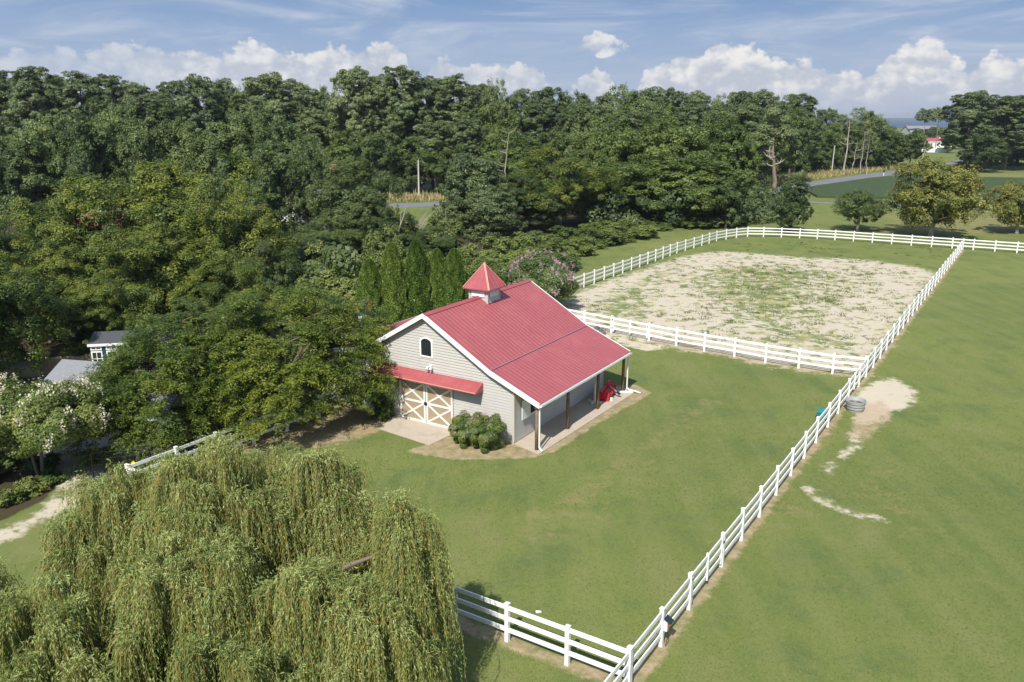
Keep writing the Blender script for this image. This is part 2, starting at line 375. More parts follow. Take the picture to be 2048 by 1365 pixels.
def ground_mat():
    """colour masks in attribute 'mask': R sand, G brown soil, B dryness / weed density, A forest floor"""
    m, t, b = new_mat('ground_cover')
    co = N(t, 'ShaderNodeNewGeometry').outputs['Position']
    a = N(t, 'ShaderNodeAttribute'); a.attribute_name = 'mask'
    sp = N(t, 'ShaderNodeSeparateColor'); L(t, a.outputs['Color'], sp.inputs[0])
    R, G, B, Fo = sp.outputs[0], sp.outputs[1], sp.outputs[2], a.outputs['Alpha']
    nb = noise(t, co, .055, 4, .6, .3); nm = noise(t, co, .30, 6, .65, .3); nf = noise(t, co, 2.2, 6, .7); nff = noise(t, co, 14, 3, .7)
    patch = noise(t, co, .85, 8, .72, .3)
    grass = mixc(t, sstep(t, nb, .3, .7), (.108, .142, .036), (.152, .186, .048))
    grass = mixc(t, math_n(t, 'MULTIPLY', sstep(t, nm, .48, .66), .80), grass, (.078, .120, .042))
    grass = mixc(t, math_n(t, 'MULTIPLY', sstep(t, nm, .50, .30), .60), grass, (.200, .190, .080))
    dryn = sstep(t, math_n(t, 'ADD', math_n(t, 'ADD', B, math_n(t, 'MULTIPLY', math_n(t, 'SUBTRACT', patch, .5), 1.5)), math_n(t, 'MULTIPLY', math_n(t, 'SUBTRACT', nf, .5), 1.2)), .38, .98)
    grass = mixc(t, math_n(t, 'MULTIPLY', dryn, .75), grass, (.285, .215, .105))
    grass = mixc(t, math_n(t, 'MULTIPLY', math_n(t, 'SUBTRACT', nf, .25, clamp=True), .7), grass, (.150, .175, .050))
    grass = mixc(t, math_n(t, 'MULTIPLY', sstep(t, nff, .48, .70), .18), grass, (.060, .090, .026))
    grass = mixc(t, math_n(t, 'MULTIPLY', sstep(t, nff, .52, .30), .22), grass, (.20, .20, .08))
    mp = N(t, 'ShaderNodeMapping'); L(t, co, mp.inputs[0]); mp.inputs['Rotation'].default_value = (0, 0, AZA_); mp.inputs['Scale'].default_value = (1, .06, 1)
    st = noise(t, mp.outputs[0], .95, 3, .5)
    grass = mixc(t, math_n(t, 'MULTIPLY', sstep(t, st, .42, .62), .30), grass, (.185, .195, .072))
    clump = noise(t, co, 5.0, 4, .75); grass = mixc(t, math_n(t, 'MULTIPLY', sstep(t, clump, .52, .70), .18), grass, (.070, .100, .030)); grass = mixc(t, math_n(t, 'MULTIPLY', sstep(t, clump, .47, .32), .22), grass, (.24, .23, .10))
    sand = mixc(t, nm, (.42, .370, .272), (.545, .488, .378))
    sand = mixc(t, math_n(t, 'MULTIPLY', nf, .5), sand, (.47, .41, .325))
    soil = mixc(t, nf, (.30, .205, .130), (.47, .355, .245))
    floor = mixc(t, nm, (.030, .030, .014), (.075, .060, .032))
    # weeds growing in the sand, density from B
    wn = math_n(t, 'ADD', math_n(t, 'MULTIPLY', noise(t, co, 1.0, 9, .74, .3), .84), math_n(t, 'MULTIPLY', noise(t, co, .22, 3, .5), .16))
    weeds = sstep(t, math_n(t, 'ADD', wn, math_n(t, 'MULTIPLY', B, .25)), .600, .645)
    wcol = mixc(t, sstep(t, noise(t, co, .6, 4), .40, .58), (.29, .28, .110), (.120, .165, .048))
    sandw = mixc(t, math_n(t, 'MULTIPLY', weeds, .90), sand, wcol)
    edge = math_n(t, 'ADD', math_n(t, 'MULTIPLY', math_n(t, 'SUBTRACT', patch, .5), 1.0), math_n(t, 'MULTIPLY', math_n(t, 'SUBTRACT', nf, .5), .7))
    mR = sstep(t, math_n(t, 'ADD', R, edge), .34, .60)
    mG = sstep(t, math_n(t, 'ADD', G, math_n(t, 'MULTIPLY', edge, .8)), .40, .68)
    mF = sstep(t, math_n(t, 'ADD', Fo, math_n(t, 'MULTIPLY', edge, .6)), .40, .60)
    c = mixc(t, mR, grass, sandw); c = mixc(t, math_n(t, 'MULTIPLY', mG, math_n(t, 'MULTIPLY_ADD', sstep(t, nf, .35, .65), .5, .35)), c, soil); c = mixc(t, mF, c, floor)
    L(t, c, b.inputs['Base Color']); b.inputs['Roughness'].default_value = .95; b.inputs['Specular IOR Level'].default_value = .15
    bn = N(t, 'ShaderNodeBump'); bn.inputs['Strength'].default_value = .3; bn.inputs['Distance'].default_value = .05
    L(t, math_n(t, 'ADD', nf, math_n(t, 'MULTIPLY', nff, .6)), bn.inputs['Height']); L(t, bn.outputs[0], b.inputs['Normal'])
    return m
AZA_ = math.radians(31.9)
M['ground'] = ground_mat()

# ------------------------------------------------------------------ barn frame of reference
CORNER = g(1027.7, 889.2)
AZA = math.atan((2057 - CX) / math.hypot(FPX, CY - HY))
DA = np.array([math.sin(AZA), math.cos(AZA), 0]); DB = np.array([-math.cos(AZA), math.sin(AZA), 0])
def W(a, b, z=0.0): return CORNER + DA * a + DB * b + np.array([0, 0, z])
BROT = math.atan2(DA[1], DA[0])          # local x = A; local y = B (A rotated +90)

# ------------------------------------------------------------------ ground
def seg_dist(X, Y, pts):
    d = np.full(X.shape, 1e9)
    for (p, q) in zip(pts[:-1], pts[1:]):
        px, py, qx, qy = p[0], p[1], q[0], q[1]; vx, vy = qx - px, qy - py
        t = np.clip(((X - px) * vx + (Y - py) * vy) / (vx * vx + vy * vy + 1e-9), 0, 1)
        d = np.minimum(d, np.hypot(X - px - t * vx, Y - py - t * vy))
    return d
def in_poly(X, Y, pts):
    ins = np.zeros(X.shape, bool); n = len(pts)
    for i in range(n):
        x0, y0 = pts[i][0], pts[i][1]; x1, y1 = pts[(i + 1) % n][0], pts[(i + 1) % n][1]
        c = ((y0 > Y) != (y1 > Y)) & (X < (x1 - x0) * (Y - y0) / (y1 - y0 + 1e-12) + x0)
        ins ^= c
    return ins
def poly_mask(X, Y, pts, soft):
    d = seg_dist(X, Y, list(pts) + [pts[0]]); s = np.where(in_poly(X, Y, pts), d, -d)
    return np.clip(.5 + s / (2 * soft), 0, 1)
def line_mask(X, Y, pts, half, soft):
    return np.clip(.5 + (half - seg_dist(X, Y, pts)) / (2 * soft), 0, 1)
G = lambda *uv: [g(u, v) for (u, v) in uv]
R_A = [-22, -15.7, -13.3, -11.05, -8.75, -5.6, -3.37, -1.1, 1.26, 3.58, 5.91, 8.2, 10.7, 13.1, 15.6, 18.6, 20.83]
def rb(a): return -12.11 - (a + 13.04) * (2.78 / 94.2)
a_ = R_A[-1]; nfar = 25
R_A += [a_ + (81.3 - a_) * (i + 1) / nfar for i in range(nfar)]
P_right = [W(a, rb(a)) for a in R_A]
P_front = [W(-13.35, b) for b in (-12.1, -10.13, -8.02, -5.93, -3.8, -1.7, .4, 2.5, 4.7, 6.9, 9.1, 11.3)]
P_left = [W(a, 11.3 - (a + 12.7) * .04) for a in (-13.35, -11.0, -8.9, -6.8, -4.7, -2.5, -.25)]
P_crossL = [W(a, b) for a, b in ((23.3, 14.4), (23.1, 12.1), (22.8, 9.8), (22.5, 7.46), (22.1, 5.0))]
P_crossR = [W(a, b) for a, b in ((21.6, 1.75), (21.3, -.46), (21.05, -2.6), (20.87, -4.78), (20.6, -6.95), (20.5, -9.1), (20.45, -11.2), (20.83, -13.0))]
P_arena = [W(a, 14.75 - (a - 23.3) * .018) for a in np.linspace(23.3, 60, 18)] + [W(62.5, 13.95), W(65, 13.75), W(67.4, 13.55), W(69.8, 13.4), W(72.2, 13.2), W(74.4, 12.6), W(76.5, 11.85), W(78.4, 10.9), W(79.4, 9.0), W(80.2, 6.8), W(80.7, 4.5), W(81.1, 2.3)] + [W(81.4 + .05 * i, .1 - 2.3 * i) for i in range(20)]

def g_masks(X, Y):
    S = poly_mask(X, Y, G((1140, 612), (1165, 584), (1200, 570), (1250, 551), (1300, 536), (1350, 519), (1400, 508), (1450, 504), (1500, 507), (1560, 512), (1620, 517), (1690, 518), (1740, 522), (1800, 530), (1850, 540), (1868, 552), (1830, 600), (1795, 650), (1755, 700), (1722, 728), (1715, 750), (1600, 738), (1450, 710), (1300, 686), (1180, 668), (1130, 640)), 2.6)
    S = np.maximum(S, poly_mask(X, Y, G((1205, 668), (1300, 690), (1330, 700), (1290, 702), (1245, 690), (1200, 690)), .5))
    S = np.maximum(S, poly_mask(X, Y, G((1716, 792), (1742, 768), (1786, 757), (1810, 772), (1831, 792), (1815, 812), (1775, 824), (1760, 838), (1735, 850), (1715, 845), (1722, 820), (1712, 805)), 1.1))
    for pl, hw in ((((1715, 868), (1712, 895), (1685, 912)), .28), (((1664, 925), (1660, 945)), .2), (((1612, 975), (1632, 1000), (1680, 1020), (1720, 1032), (1755, 1036)), .26),):
        S = np.maximum(S, line_mask(X, Y, G(*pl), hw, .8) * .76)
    # sandy yard and drive at the left
    S = np.maximum(S, poly_mask(X, Y, G((-60, 1085), (60, 1020), (120, 985), (180, 960), (260, 985), (240, 1010), (190, 1030), (130, 1030), (30, 1085), (-60, 1120)), .9) * .62)
    S = np.maximum(S, poly_mask(X, Y, G((110, 900), (200, 860), (330, 840), (560, 800), (640, 830), (300, 975), (200, 1000), (120, 975)), .8))
    S = np.maximum(S, poly_mask(X, Y, G((-80, 900), (120, 885), (130, 910), (-80, 945)), .6))
    Gm = np.zeros_like(X)
    for pts, hw in ((P_right, .34), (P_front, .38), (P_left, .3), (P_crossL, .48), (P_crossR, .46), (P_arena, .12)):
        Gm = np.maximum(Gm, line_mask(X, Y, pts, hw, .45) * (.85 if hw > .25 else .7))
    Gm = np.maximum(Gm, poly_mask(X, Y, [W(-3.6, 4.1), W(-3.1, 1.5), W(-2.1, -.1), W(-1.0, -1.6), W(.2, -2.2), W(3, -2.25), W(6, -2.45), W(9, -2.75), W(10.9, -2.9), W(11.9, -1.5), W(10.4, .2), W(0, .2), W(0, 3.2)], .35))
    Gm = np.maximum(Gm, poly_mask(X, Y, [W(-3.0, 9.6), W(-3.3, 7.2), W(-2.4, 6.9), W(0, 7.2), W(0, 10.2)], .4))
    Gm = np.maximum(Gm, poly_mask(X, Y, G((1700, 840), (1728, 806), (1768, 800), (1788, 825), (1772, 850), (1730, 885), (1698, 870)), .9) * .95)
    Gm = np.maximum(Gm, .75 * poly_mask(X, Y, G((560, 780), (720, 760), (800, 850), (700, 890), (520, 920), (420, 880)), 1.0))
    B_ = .27 * np.ones_like(X)
    for pl, hw, k in ((((1060, 1080), (1180, 980), (1330, 870), (1420, 800)), .8, .55), (((1080, 1030), (1180, 1045)), 1.1, .5), (((1640, 905), (1720, 800), (1770, 730)), 1.6, .42), (((1560, 1010), (1700, 1000)), 1.5, .4), (((1720, 900), (1830, 1080)), 1.4, .32), (((950, 880), (1100, 925)), .9, .3)):
        B_ = np.maximum(B_, .18 + k * line_mask(X, Y, G(*pl), hw, 1.4))
    B_ = np.maximum(B_, .75 * poly_mask(X, Y, G((1740, 425), (2200, 425), (2300, 480), (1740, 472)), 5))
    B_ = np.maximum(B_, .6 * poly_mask(X, Y, G((1530, 425), (1680, 425), (1660, 455), (1530, 450)), 4))
    B_ = np.maximum(B_, .62 * poly_mask(X, Y, G((1300, 480), (1440, 455), (1480, 462), (1320, 505), (1160, 555), (1120, 560)), 2.5))
    B_ = np.maximum(B_, .62 * poly_mask(X, Y, G((1760, 345), (2300, 345), (2300, 358), (1760, 356)), 6))
    # weed density over the arena
    wd = poly_mask(X, Y, G((1330, 560), (1420, 530), (1620, 528), (1720, 545), (1700, 600), (1650, 640), (1760, 700), (1700, 740), (1500, 700), (1430, 640), (1380, 600)), 6)
    wd2 = poly_mask(X, Y, G((1140, 640), (1160, 600), (1300, 540), (1420, 512), (1350, 560), (1300, 640), (1180, 660)), 3) * .45
    ar = S > .3
    inner = (Y > 48) & (X > 0)
    B_ = np.where(S > .02, np.where(ar & inner, B_, 0.05), B_)
    B_ = np.where(ar & inner, np.maximum(.30, np.maximum(wd * .66, wd2 * 1.35)), B_)
    # wooded floor
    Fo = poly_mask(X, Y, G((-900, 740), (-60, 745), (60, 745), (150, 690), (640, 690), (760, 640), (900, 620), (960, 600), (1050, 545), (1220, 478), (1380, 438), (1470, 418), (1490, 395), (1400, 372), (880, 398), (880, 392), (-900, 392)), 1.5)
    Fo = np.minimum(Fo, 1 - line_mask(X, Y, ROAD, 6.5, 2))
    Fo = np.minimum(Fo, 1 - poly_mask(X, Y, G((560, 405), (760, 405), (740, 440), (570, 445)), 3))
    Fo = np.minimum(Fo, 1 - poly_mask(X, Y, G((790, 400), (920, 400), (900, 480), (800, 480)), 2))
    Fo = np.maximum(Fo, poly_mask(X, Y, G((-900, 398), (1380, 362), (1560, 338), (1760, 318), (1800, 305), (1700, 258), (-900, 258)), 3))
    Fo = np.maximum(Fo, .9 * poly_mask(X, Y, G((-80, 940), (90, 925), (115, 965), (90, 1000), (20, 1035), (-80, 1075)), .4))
    return S, Gm, B_, Fo
ROAD = [np.array(p) for p in ((-260., 118, 0), (-120, 130, 0), (-39, 144, 0), (-12, 153, 0), (25, 166, 0))] + [g(1550, 383), g(1590, 375), g(1631, 368), g(1720, 355), g(1817, 341.6), g(1885, 331), g(1935, 322), g(1990, 312), g(2100, 300)]

def geo(a0, a1, n, mid0, mid1, nm):
    lo = mid0 - (np.geomspace(1, mid0 - a0 + 1, n)[::-1] - 1); hi = mid1 + np.geomspace(1, a1 - mid1 + 1, n) - 1
    return np.concatenate([lo[:-1], np.linspace(mid0, mid1, nm), hi[1:]])
ys = [6.0]
while ys[-1] < 9000: ys.append(ys[-1] + max(.22, ys[-1] * .0068 if ys[-1] < 320 else ys[-1] * .06))
ys = np.array([-3000, -500, -80, -20, 0] + ys)
xs = geo(-9000, 9000, 34, -45, 75, 480)
def grid_sheet(name, xs, ys, z, keep=None):
    X, Y = np.meshgrid(xs, ys); nx, ny = len(xs), len(ys)
    S, Gm, B_, Fo = g_masks(X, Y)
    me = bpy.data.meshes.new(name)
    V = np.stack([X, Y, np.full_like(X, z)], -1).reshape(-1, 3)
    I = np.arange(nx * ny).reshape(ny, nx)
    F = np.stack([I[:-1, :-1], I[:-1, 1:], I[1:, 1:], I[1:, :-1]], -1).reshape(-1, 4)
    if keep is not None:
        C = V[F].mean(1); F = F[in_poly(C[:, 0], C[:, 1], keep)]
        used = np.unique(F); remap = -np.ones(len(V), int); remap[used] = np.arange(len(used)); F = remap[F]
    else: used = np.arange(len(V))
    me.vertices.add(len(used)); me.vertices.foreach_set('co', V[used].astype(np.float32).ravel())
    me.loops.add(F.size); me.polygons.add(len(F))
    me.loops.foreach_set('vertex_index', F.astype(np.int32).ravel())
    me.polygons.foreach_set('loop_start', np.arange(0, F.size, 4, dtype=np.int32)); me.polygons.foreach_set('loop_total', np.full(len(F), 4, dtype=np.int32))
    at_ = me.attributes.new('mask', 'FLOAT_COLOR', 'POINT')
    at_.data.foreach_set('color', np.stack([S, Gm, B_, Fo], -1).reshape(-1, 4)[used].astype(np.float32).ravel())
    me.materials.append(M['ground']); me.update(calc_edges=True)
    return link(name, me)
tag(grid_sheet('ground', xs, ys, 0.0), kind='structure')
arena_poly = [W(21.0, 0), W(23.3, 14.5)] + [p for p in P_arena[1:]][:31] + [W(81.2, -14.6), W(20.9, -12.8)]
axs = np.arange(5, 62, .22); ays = np.arange(44, 112, .22)
tag(grid_sheet('riding_arena', axs, ays, .004, keep=arena_poly), kind='structure')

def strip(name, pts, widths, z, mat):
    mb = MB(); n = len(pts); V = []
    for i, p in enumerate(pts):
        d = pts[min(i + 1, n - 1)] - pts[max(i - 1, 0)]; d = d[:2] / np.linalg.norm(d[:2]); s = np.array([-d[1], d[0]]) * widths[i] / 2
        V += [(p[0] + s[0], p[1] + s[1], z), (p[0] - s[0], p[1] - s[1], z)]
    mb.add(V, [(2 * i + 1, 2 * i + 3, 2 * i + 2, 2 * i) for i in range(n - 1)])
    return mb.build(name, mat)
def smooth_pts(P, k=8):
    P = [np.array(p, float) for p in P]; out = []
    for i in range(len(P) - 1):
        p0, p1, p2, p3 = P[max(i - 1, 0)], P[i], P[i + 1], P[min(i + 2, len(P) - 1)]
        for j in range(k):
            t = j / k; out.append(.5 * ((2 * p1) + (-p0 + p2) * t + (2 * p0 - 5 * p1 + 4 * p2 - p3) * t * t + (-p0 + 3 * p1 - 3 * p2 + p3) * t ** 3))
    out.append(P[-1]); return out
rp = smooth_pts(ROAD)
tag(strip('road', rp, [6.6] * len(rp), .012, M['asphalt']), kind='structure')
lp = smooth_pts([g(u, v) for u, v in ((1470, 398), (1516, 401.5), (1628, 405), (1671, 407), (1784, 410.5), (1880, 414), (1960, 417.5), (2024, 420), (2150, 424), (2400, 430))])
tag(strip('lane', lp, [3.0] * len(lp), .008, M['asphalt']), kind='structure')
fp = [g(u, v) for u, v in ((1612, 384), (1626, 376), (1687, 367), (1741, 359), (1813, 352.5), (1971, 358), (2120, 360), (2300, 362), (2300, 420), (2120, 415), (1963, 411), (1797, 399), (1634, 396))]
# the crop: a leafy sheet half a metre high with broken top
mb = MB(); n = len(fp)
mb.add([(p[0], p[1], .45) for p in fp] + [(p[0], p[1], 0.0) for p in fp], [tuple(range(n))[::-1]] + [(i, (i + 1) % n, n + (i + 1) % n, n + i) for i in range(n)])
tag(mb.build('crop_field', M['field']), kind='structure')
mb = MB(); mb.add([(-9000, 1350, .3), (9000, 1350, .3), (9000, 7500, .3), (-9000, 7500, .3)], [(0, 1, 2, 3)])
tag(mb.build('bay_water', M['water']), kind='structure')
rng = np.random.default_rng(5)
mb = MB(); xsr = np.linspace(-9000, 9000, 220); hz_ = 14 + 6 * np.cumsum(rng.normal(0, .3, 220)).clip(-1, 1) + rng.uniform(0, 4, 220)
V = [(x, 7400, 0) for x in xsr] + [(x, 7450, h) for x, h in zip(xsr, hz_)] + [(x, 8200, h + 2) for x, h in zip(xsr, hz_)]
n = 220; mb.add(V, [(i, i + 1, n + i + 1, n + i) for i in range(n - 1)] + [(n + i, n + i + 1, 2 * n + i + 1, 2 * n + i) for i in range(n - 1)])
M['farwood'] = simple('far_woods', (.035, .060, .035), .9, .3, .01)
tag(mb.build('far_shore_hills', M['farwood']), kind='structure')

# ------------------------------------------------------------------ fences
def post_mesh(h=1.33, wd=.13):
    mb = MB(); s = wd / 2
    mb.box(-s, s, -s, s, -.05, h)
    c = s + .012; mb.add([(-c, -c, h), (c, -c, h), (c, c, h), (-c, c, h), (-c, -c, h + .02), (c, -c, h + .02), (c, c, h + .02), (-c, c, h + .02), (0, 0, h + .06)],
                         [(3, 2, 1, 0), (0, 1, 5, 4), (1, 2, 6, 5), (2, 3, 7, 6), (3, 0, 4, 7), (4, 5, 8), (5, 6, 8), (6, 7, 8), (7, 4, 8)])
    return mb.mesh('post', M['white'])
POST = post_mesh()
RZ = (1.19, .80, .41)
def fence(name, pts, label, cat='fence', group=None, skip=(), noposts=(), jitter=True):
    r = random.Random(len(pts)); o = empty(name, (pts[0][0], pts[0][1], 0)); tag(o, label, cat, group)
    base = np.array([pts[0][0], pts[0][1], 0])
    for k, p in enumerate(pts):
        if k in noposts: continue
        c = link('post', POST, o); q = p - base; c.location = (q[0], q[1], r.uniform(-.015, .015))
        d = pts[min(k + 1, len(pts) - 1)] - pts[max(k - 1, 0)]
        c.rotation_euler = (r.uniform(-.012, .012), r.uniform(-.012, .012), math.atan2(d[1], d[0]))
    for z in RZ:
        mb = MB()
        for k in range(len(pts) - 1):
            if k in skip:
                if mb.v: mb.build('rail', M['white'], o)
                mb = MB(); continue
            p, q = pts[k] - base, pts[k + 1] - base; s = r.uniform(-.008, .004)
            mb.bar((p[0], p[1], z), (q[0], q[1], z + s), .042, .145)
        if mb.v: mb.build('rail', M['white'], o)
    return o
def gate(name, p, q, label, group=None):
    o = empty(name, (p[0], p[1], 0)); tag(o, label, 'gate', group)
    d = q - p; Lg = np.linalg.norm(d); o.rotation_euler = (0, 0, math.atan2(d[1], d[0]))
    x0, x1 = .13, Lg - .13
    for x in (x0, x1): MB().box(x - .05, x + .05, -.045, .045, .18, 1.32).build('stile', M['white'], o)
    MB().box(Lg / 2 - .035, Lg / 2 + .035, -.05, .05, .26, 1.30).build('brace', M['white'], o)
    for z in RZ:
        MB().bar((x0 + .05, 0, z), (x1 - .05, 0, z), .04, .14).build('rail', M['white'], o)
    for z in (.45, 1.1): MB().box(.0, .10, -.06, -.045, z - .03, z + .03).build('hinge', M['black'], o)
    MB().box(x1 + .02, x1 + .12, -.065, -.045, 1.0, 1.08).build('latch', M['black'], o)
    return o
iR1, iR2 = R_A.index(-8.75), R_A.index(15.6)
fence('board_fence', P_right, 'long straight white fence passing the grey tub and running to the far arena corner', skip=(iR1, iR2))
fence('board_fence', P_front, 'white fence along the near side of the lawn, coming out from the weeping willow')
fence('board_fence', P_left, 'shaded white fence behind the willow top, leading to the left end of the barn')
fence('board_fence', P_crossL, 'short white fence piece behind the barn porch, left of the arena gate')
fence('board_fence', P_crossR, 'white fence dividing barn lawn from sandy arena, right of the arena gate')
fence('board_fence', P_arena, 'white fence curving round the far side of the sandy arena')
gate('fence_gate', W(22.05, 4.95), W(21.62, 1.8), 'white arena gate in the cross fence right of the barn roof corner', 'white gates of the board fences')
gate('fence_gate', P_right[iR1], P_right[iR1 + 1], 'white gate in the near part of the long fence beyond the solar charger post', 'white gates of the board fences')
gate('fence_gate', P_right[iR2], P_right[iR2 + 1], 'white gate in the long fence just behind the grey water tub', 'white gates of the board fences')

# ------------------------------------------------------------------ barn (local x = A, y = B)
barn = empty('barn', W(0, 0), BROT)
tag(barn, 'beige lap-sided barn with red metal roof, pointed cupola and open side porch', 'barn')
PROF = [(-1.62, 2.50), (1.25, 3.70), (5.3, 6.06), (9.30, 3.72), (13.4, 2.90)]       # roof top line (b, z)
def roof_z(b):
    return float(np.interp(b, [p[0] for p in PROF], [p[1] for p in PROF]))
AL = 10.35
def gable_siding(a, sgn, b0, b1, name):
    """lap siding courses on a wall in the b-z plane, clipped to the roof line; sgn -1 faces -A"""
    mb = MB(); h = .15; z = .14
    def blim(zz):
        lo, hi = b0, b1
        bs = np.linspace(b0, b1, 241); zs = np.array([roof_z(b) for b in bs]) - .10
        ok = bs[zs > zz]
        return (ok.min(), ok.max()) if len(ok) else None
    while True:
        l0 = blim(z)
        if l0 is None: break
        l1 = blim(z + h) or ((l0[0] + l0[1]) / 2 - .02, (l0[0] + l0[1]) / 2 + .02)
        ao, ai = a + sgn * .036, a + sgn * .004
        V = [(ao, l0[0], z), (ao, l0[1], z), (ai, l1[1], z + h), (ai, l1[0], z + h), (a, l0[0], z), (a, l0[1], z)]
        fs = [(0, 1, 2, 3), (4, 5, 1, 0)] if sgn > 0 else [(3, 2, 1, 0), (0, 1, 5, 4)]
        mb.add(V, fs); z += h
    return mb.build(name, M['siding'], barn)
def side_siding(b, sgn, a0, a1, z1, name):
    mb = MB(); h = .15; z = .14
    while z < z1:
        bo, bi = b + sgn * .036, b + sgn * .004; zz = min(z + h, z1)
        V = [(a0, bo, z), (a1, bo, z), (a1, bi, zz), (a0, bi, zz), (a0, b, z), (a1, b, z)]
        mb.add(V, [(0, 1, 2, 3), (4, 5, 1, 0)] if sgn < 0 else [(3, 2, 1, 0), (0, 1, 5, 4)]); z += h
    return mb.build(name, M['siding'], barn)
# core walls
mb = MB(); bs = [0, 1.25, 5.3, 9.3, 13.0]
V = [(x, b, z) for x in (0, AL - .25) for b, z in [(b, 0) for b in (0, 13.0)][::1]]
fr = [(0, 0)] + [(13.0, 0)] + [(b, roof_z(b) - .08) for b in bs[::-1]]
n = len(fr); V = [(0, b, z) for b, z in fr] + [(AL - .25, b, z) for b, z in fr]
mb.add(V, [tuple(range(n))[::1], tuple(range(n, 2 * n))[::-1]] + [(i, n + i, n + (i + 1) % n, (i + 1) % n) for i in range(n)])
mb.build('wall', M['siding'], barn)
gable_siding(0, -1, 0, 13.0, 'siding'); gable_siding(AL - .25, 1, 0, 13.0, 'siding')
side_siding(0, -1, 0, AL - .25, roof_z(0) - .1, 'siding'); side_siding(13.0, 1, 0, AL - .25, 2.8, 'siding')
MB().box(-.025, AL - .22, -.03, 13.03, 0, .15).build('foundation', M['concrete'], barn)
for (x, y) in ((0, 0), (AL - .25, 0)):
    mb = MB(); sx = -1 if x == 0 else 1
    mb.box(min(x, x + sx * .045), max(x, x + sx * .045), -.045, .09, .14, roof_z(0) - .12); mb.box(min(x, x - sx * .09), max(x, x - sx * .09), -.045, 0, .14, roof_z(0) - .12)
    mb.build('corner_board', M['trim2'], barn)
# roof planes with raised ribs
def roof_slab(p, q, a0, a1, th=.06, name='roof'):
    mb = MB(); (b0, z0), (b1, z1) = p, q
    mb.hexa([(a0, b0, z0 - th), (a1, b0, z0 - th), (a1, b1, z1 - th), (a0, b1, z1 - th), (a0, b0, z0), (a1, b0, z0), (a1, b1, z1), (a0, b1, z1)])
    o = mb.build(name, M['roof'], barn)
    rb_ = MB(); x = a0 + .12
    d = np.array([0, b1 - b0, z1 - z0]); nrm = np.cross((1, 0, 0), d); nrm /= np.linalg.norm(nrm)
    while x < a1 - .05:
        P0 = np.array([x, b0, z0]) + nrm * .004; P1 = np.array([x, b1, z1]) + nrm * .004
        w0, w1, hh = .013, .009, .004; X = np.array([1., 0, 0])
        rb_.hexa([P0 - X * w0, P0 + X * w0, P1 + X * w0, P1 - X * w0, P0 - X * w1 + nrm * hh, P0 + X * w1 + nrm * hh, P1 + X * w1 + nrm * hh, P1 - X * w1 + nrm * hh]); x += .3048
    rb_.build('rib', M['ribs'], o)
    return o
A0, A1 = -.30, AL
ra = roof_slab(PROF[1], PROF[2], A0, A1); roof_slab(PROF[0], (1.25, 3.688), A0, A1)
roof_slab(PROF[2], PROF[3], A0, A1); roof_slab(PROF[3], PROF[4], A0, A1)
MB().bar((A0, 1.22, 3.712), (A1, 1.22, 3.712), .05, .016).build('flashing', M['seam'], barn)
mb = MB()
for sgn in (-1, 1):
    bb = 5.3 + sgn * .20; zz = roof_z(bb)
    for (s0, s1) in ((A0, 4.78), (6.02, A1)):
        mb.hexa([(s0, 5.3, 6.075), (s1, 5.3, 6.075), (s1, bb, zz + .03), (s0, bb, zz + .03), (s0, 5.3, 6.105), (s1, 5.3, 6.105), (s1, bb, zz + .048), (s0, bb, zz + .048)])
mb.build('ridge_cap', M['roof'], barn)
# rake boards front and back
for a, t in ((A0, -1), (A1, 1)):
    for i in range(4):
        (b0, z0), (b1, z1) = PROF[i], PROF[i + 1]; mb = MB(); x0, x1 = (a - .035, a + .0) if t < 0 else (a, a + .035)
        mb.hexa([(x0, b0, z0 - .21), (x1, b0, z0 - .21), (x1, b1, z1 - .21), (x0, b1, z1 - .21), (x0, b0, z0 + .02), (x1, b0, z0 + .02), (x1, b1, z1 + .02), (x0, b1, z1 + .02)])
        y0, y1 = (a - .03, a + .05) if t < 0 else (a - .05, a + .03)
        mb.hexa([(y0, b0, z0 + .022), (y1, b0, z0 + .022), (y1, b1, z1 + .022), (y0, b1, z1 + .022), (y0, b0, z0 + .04), (y1, b0, z0 + .04), (y1, b1, z1 + .04), (y0, b1, z1 + .04)])
        mb.build('rake_board', M['trim'], barn)
# soffit under the gable overhang, porch ceiling and beam
MB().hexa([(.02, -1.5, 2.42), (AL - .05, -1.5, 2.42), (AL - .05, -.03, 3.03), (.02, -.03, 3.03), (.02, -1.5, 2.455), (AL - .05, -1.5, 2.455), (AL - .05, -.03, 3.065), (.02, -.03, 3.065)]).build('porch_ceiling', M['trim'], barn)
MB().box(-.2, AL - .1, -1.42, -1.28, 2.22, 2.44).build('porch_beam', M['post'], barn)
for b_, z_ in ((-1.68, 2.47), (13.46, 2.87)):
    mb = MB(); s = -1 if b_ < 0 else 1
    mb.box(A0 - .02, A1 + .02, b_ - .06, b_ + .06, z_ - .10, z_ - .085); mb.box(A0 - .02, A1 + .02, b_ + s * .045, b_ + s * .06, z_ - .085, z_ + .0); mb.box(A0 - .02, A1 + .02, b_ - s * .06, b_ - s * .05, z_ - .085, z_ - .01)
    mb.build('gutter', M['trim'], barn)
for a in (-.06, 3.15, 6.70, 10.08):
    r = random.Random(a); mb = MB()
    mb.tube([(a, -1.35, 0), (a + .01, -1.34, 1.1), (a, -1.35, 2.3)], [.095, .09, .085], 9)
    mb.build('porch_post', M['post'], barn, smooth=True)
def downspout(a, kick):
    mb = MB(); b = -1.62
    mb.bar((a, b - .02, 2.40), (a, b + .06, 2.22), .07, .05); mb.bar((a, b + .06, 2.24), (a, b + .06, .22), .07, .06, up=(0, 1, 0)); mb.bar((a, b + .06, .24), (a + kick[0], b + kick[1], .07), .07, .06)
    mb.build('downspout', M['trim'], barn)
downspout(-.16, (0, -.10)); downspout(10.22, (.15, -.75))
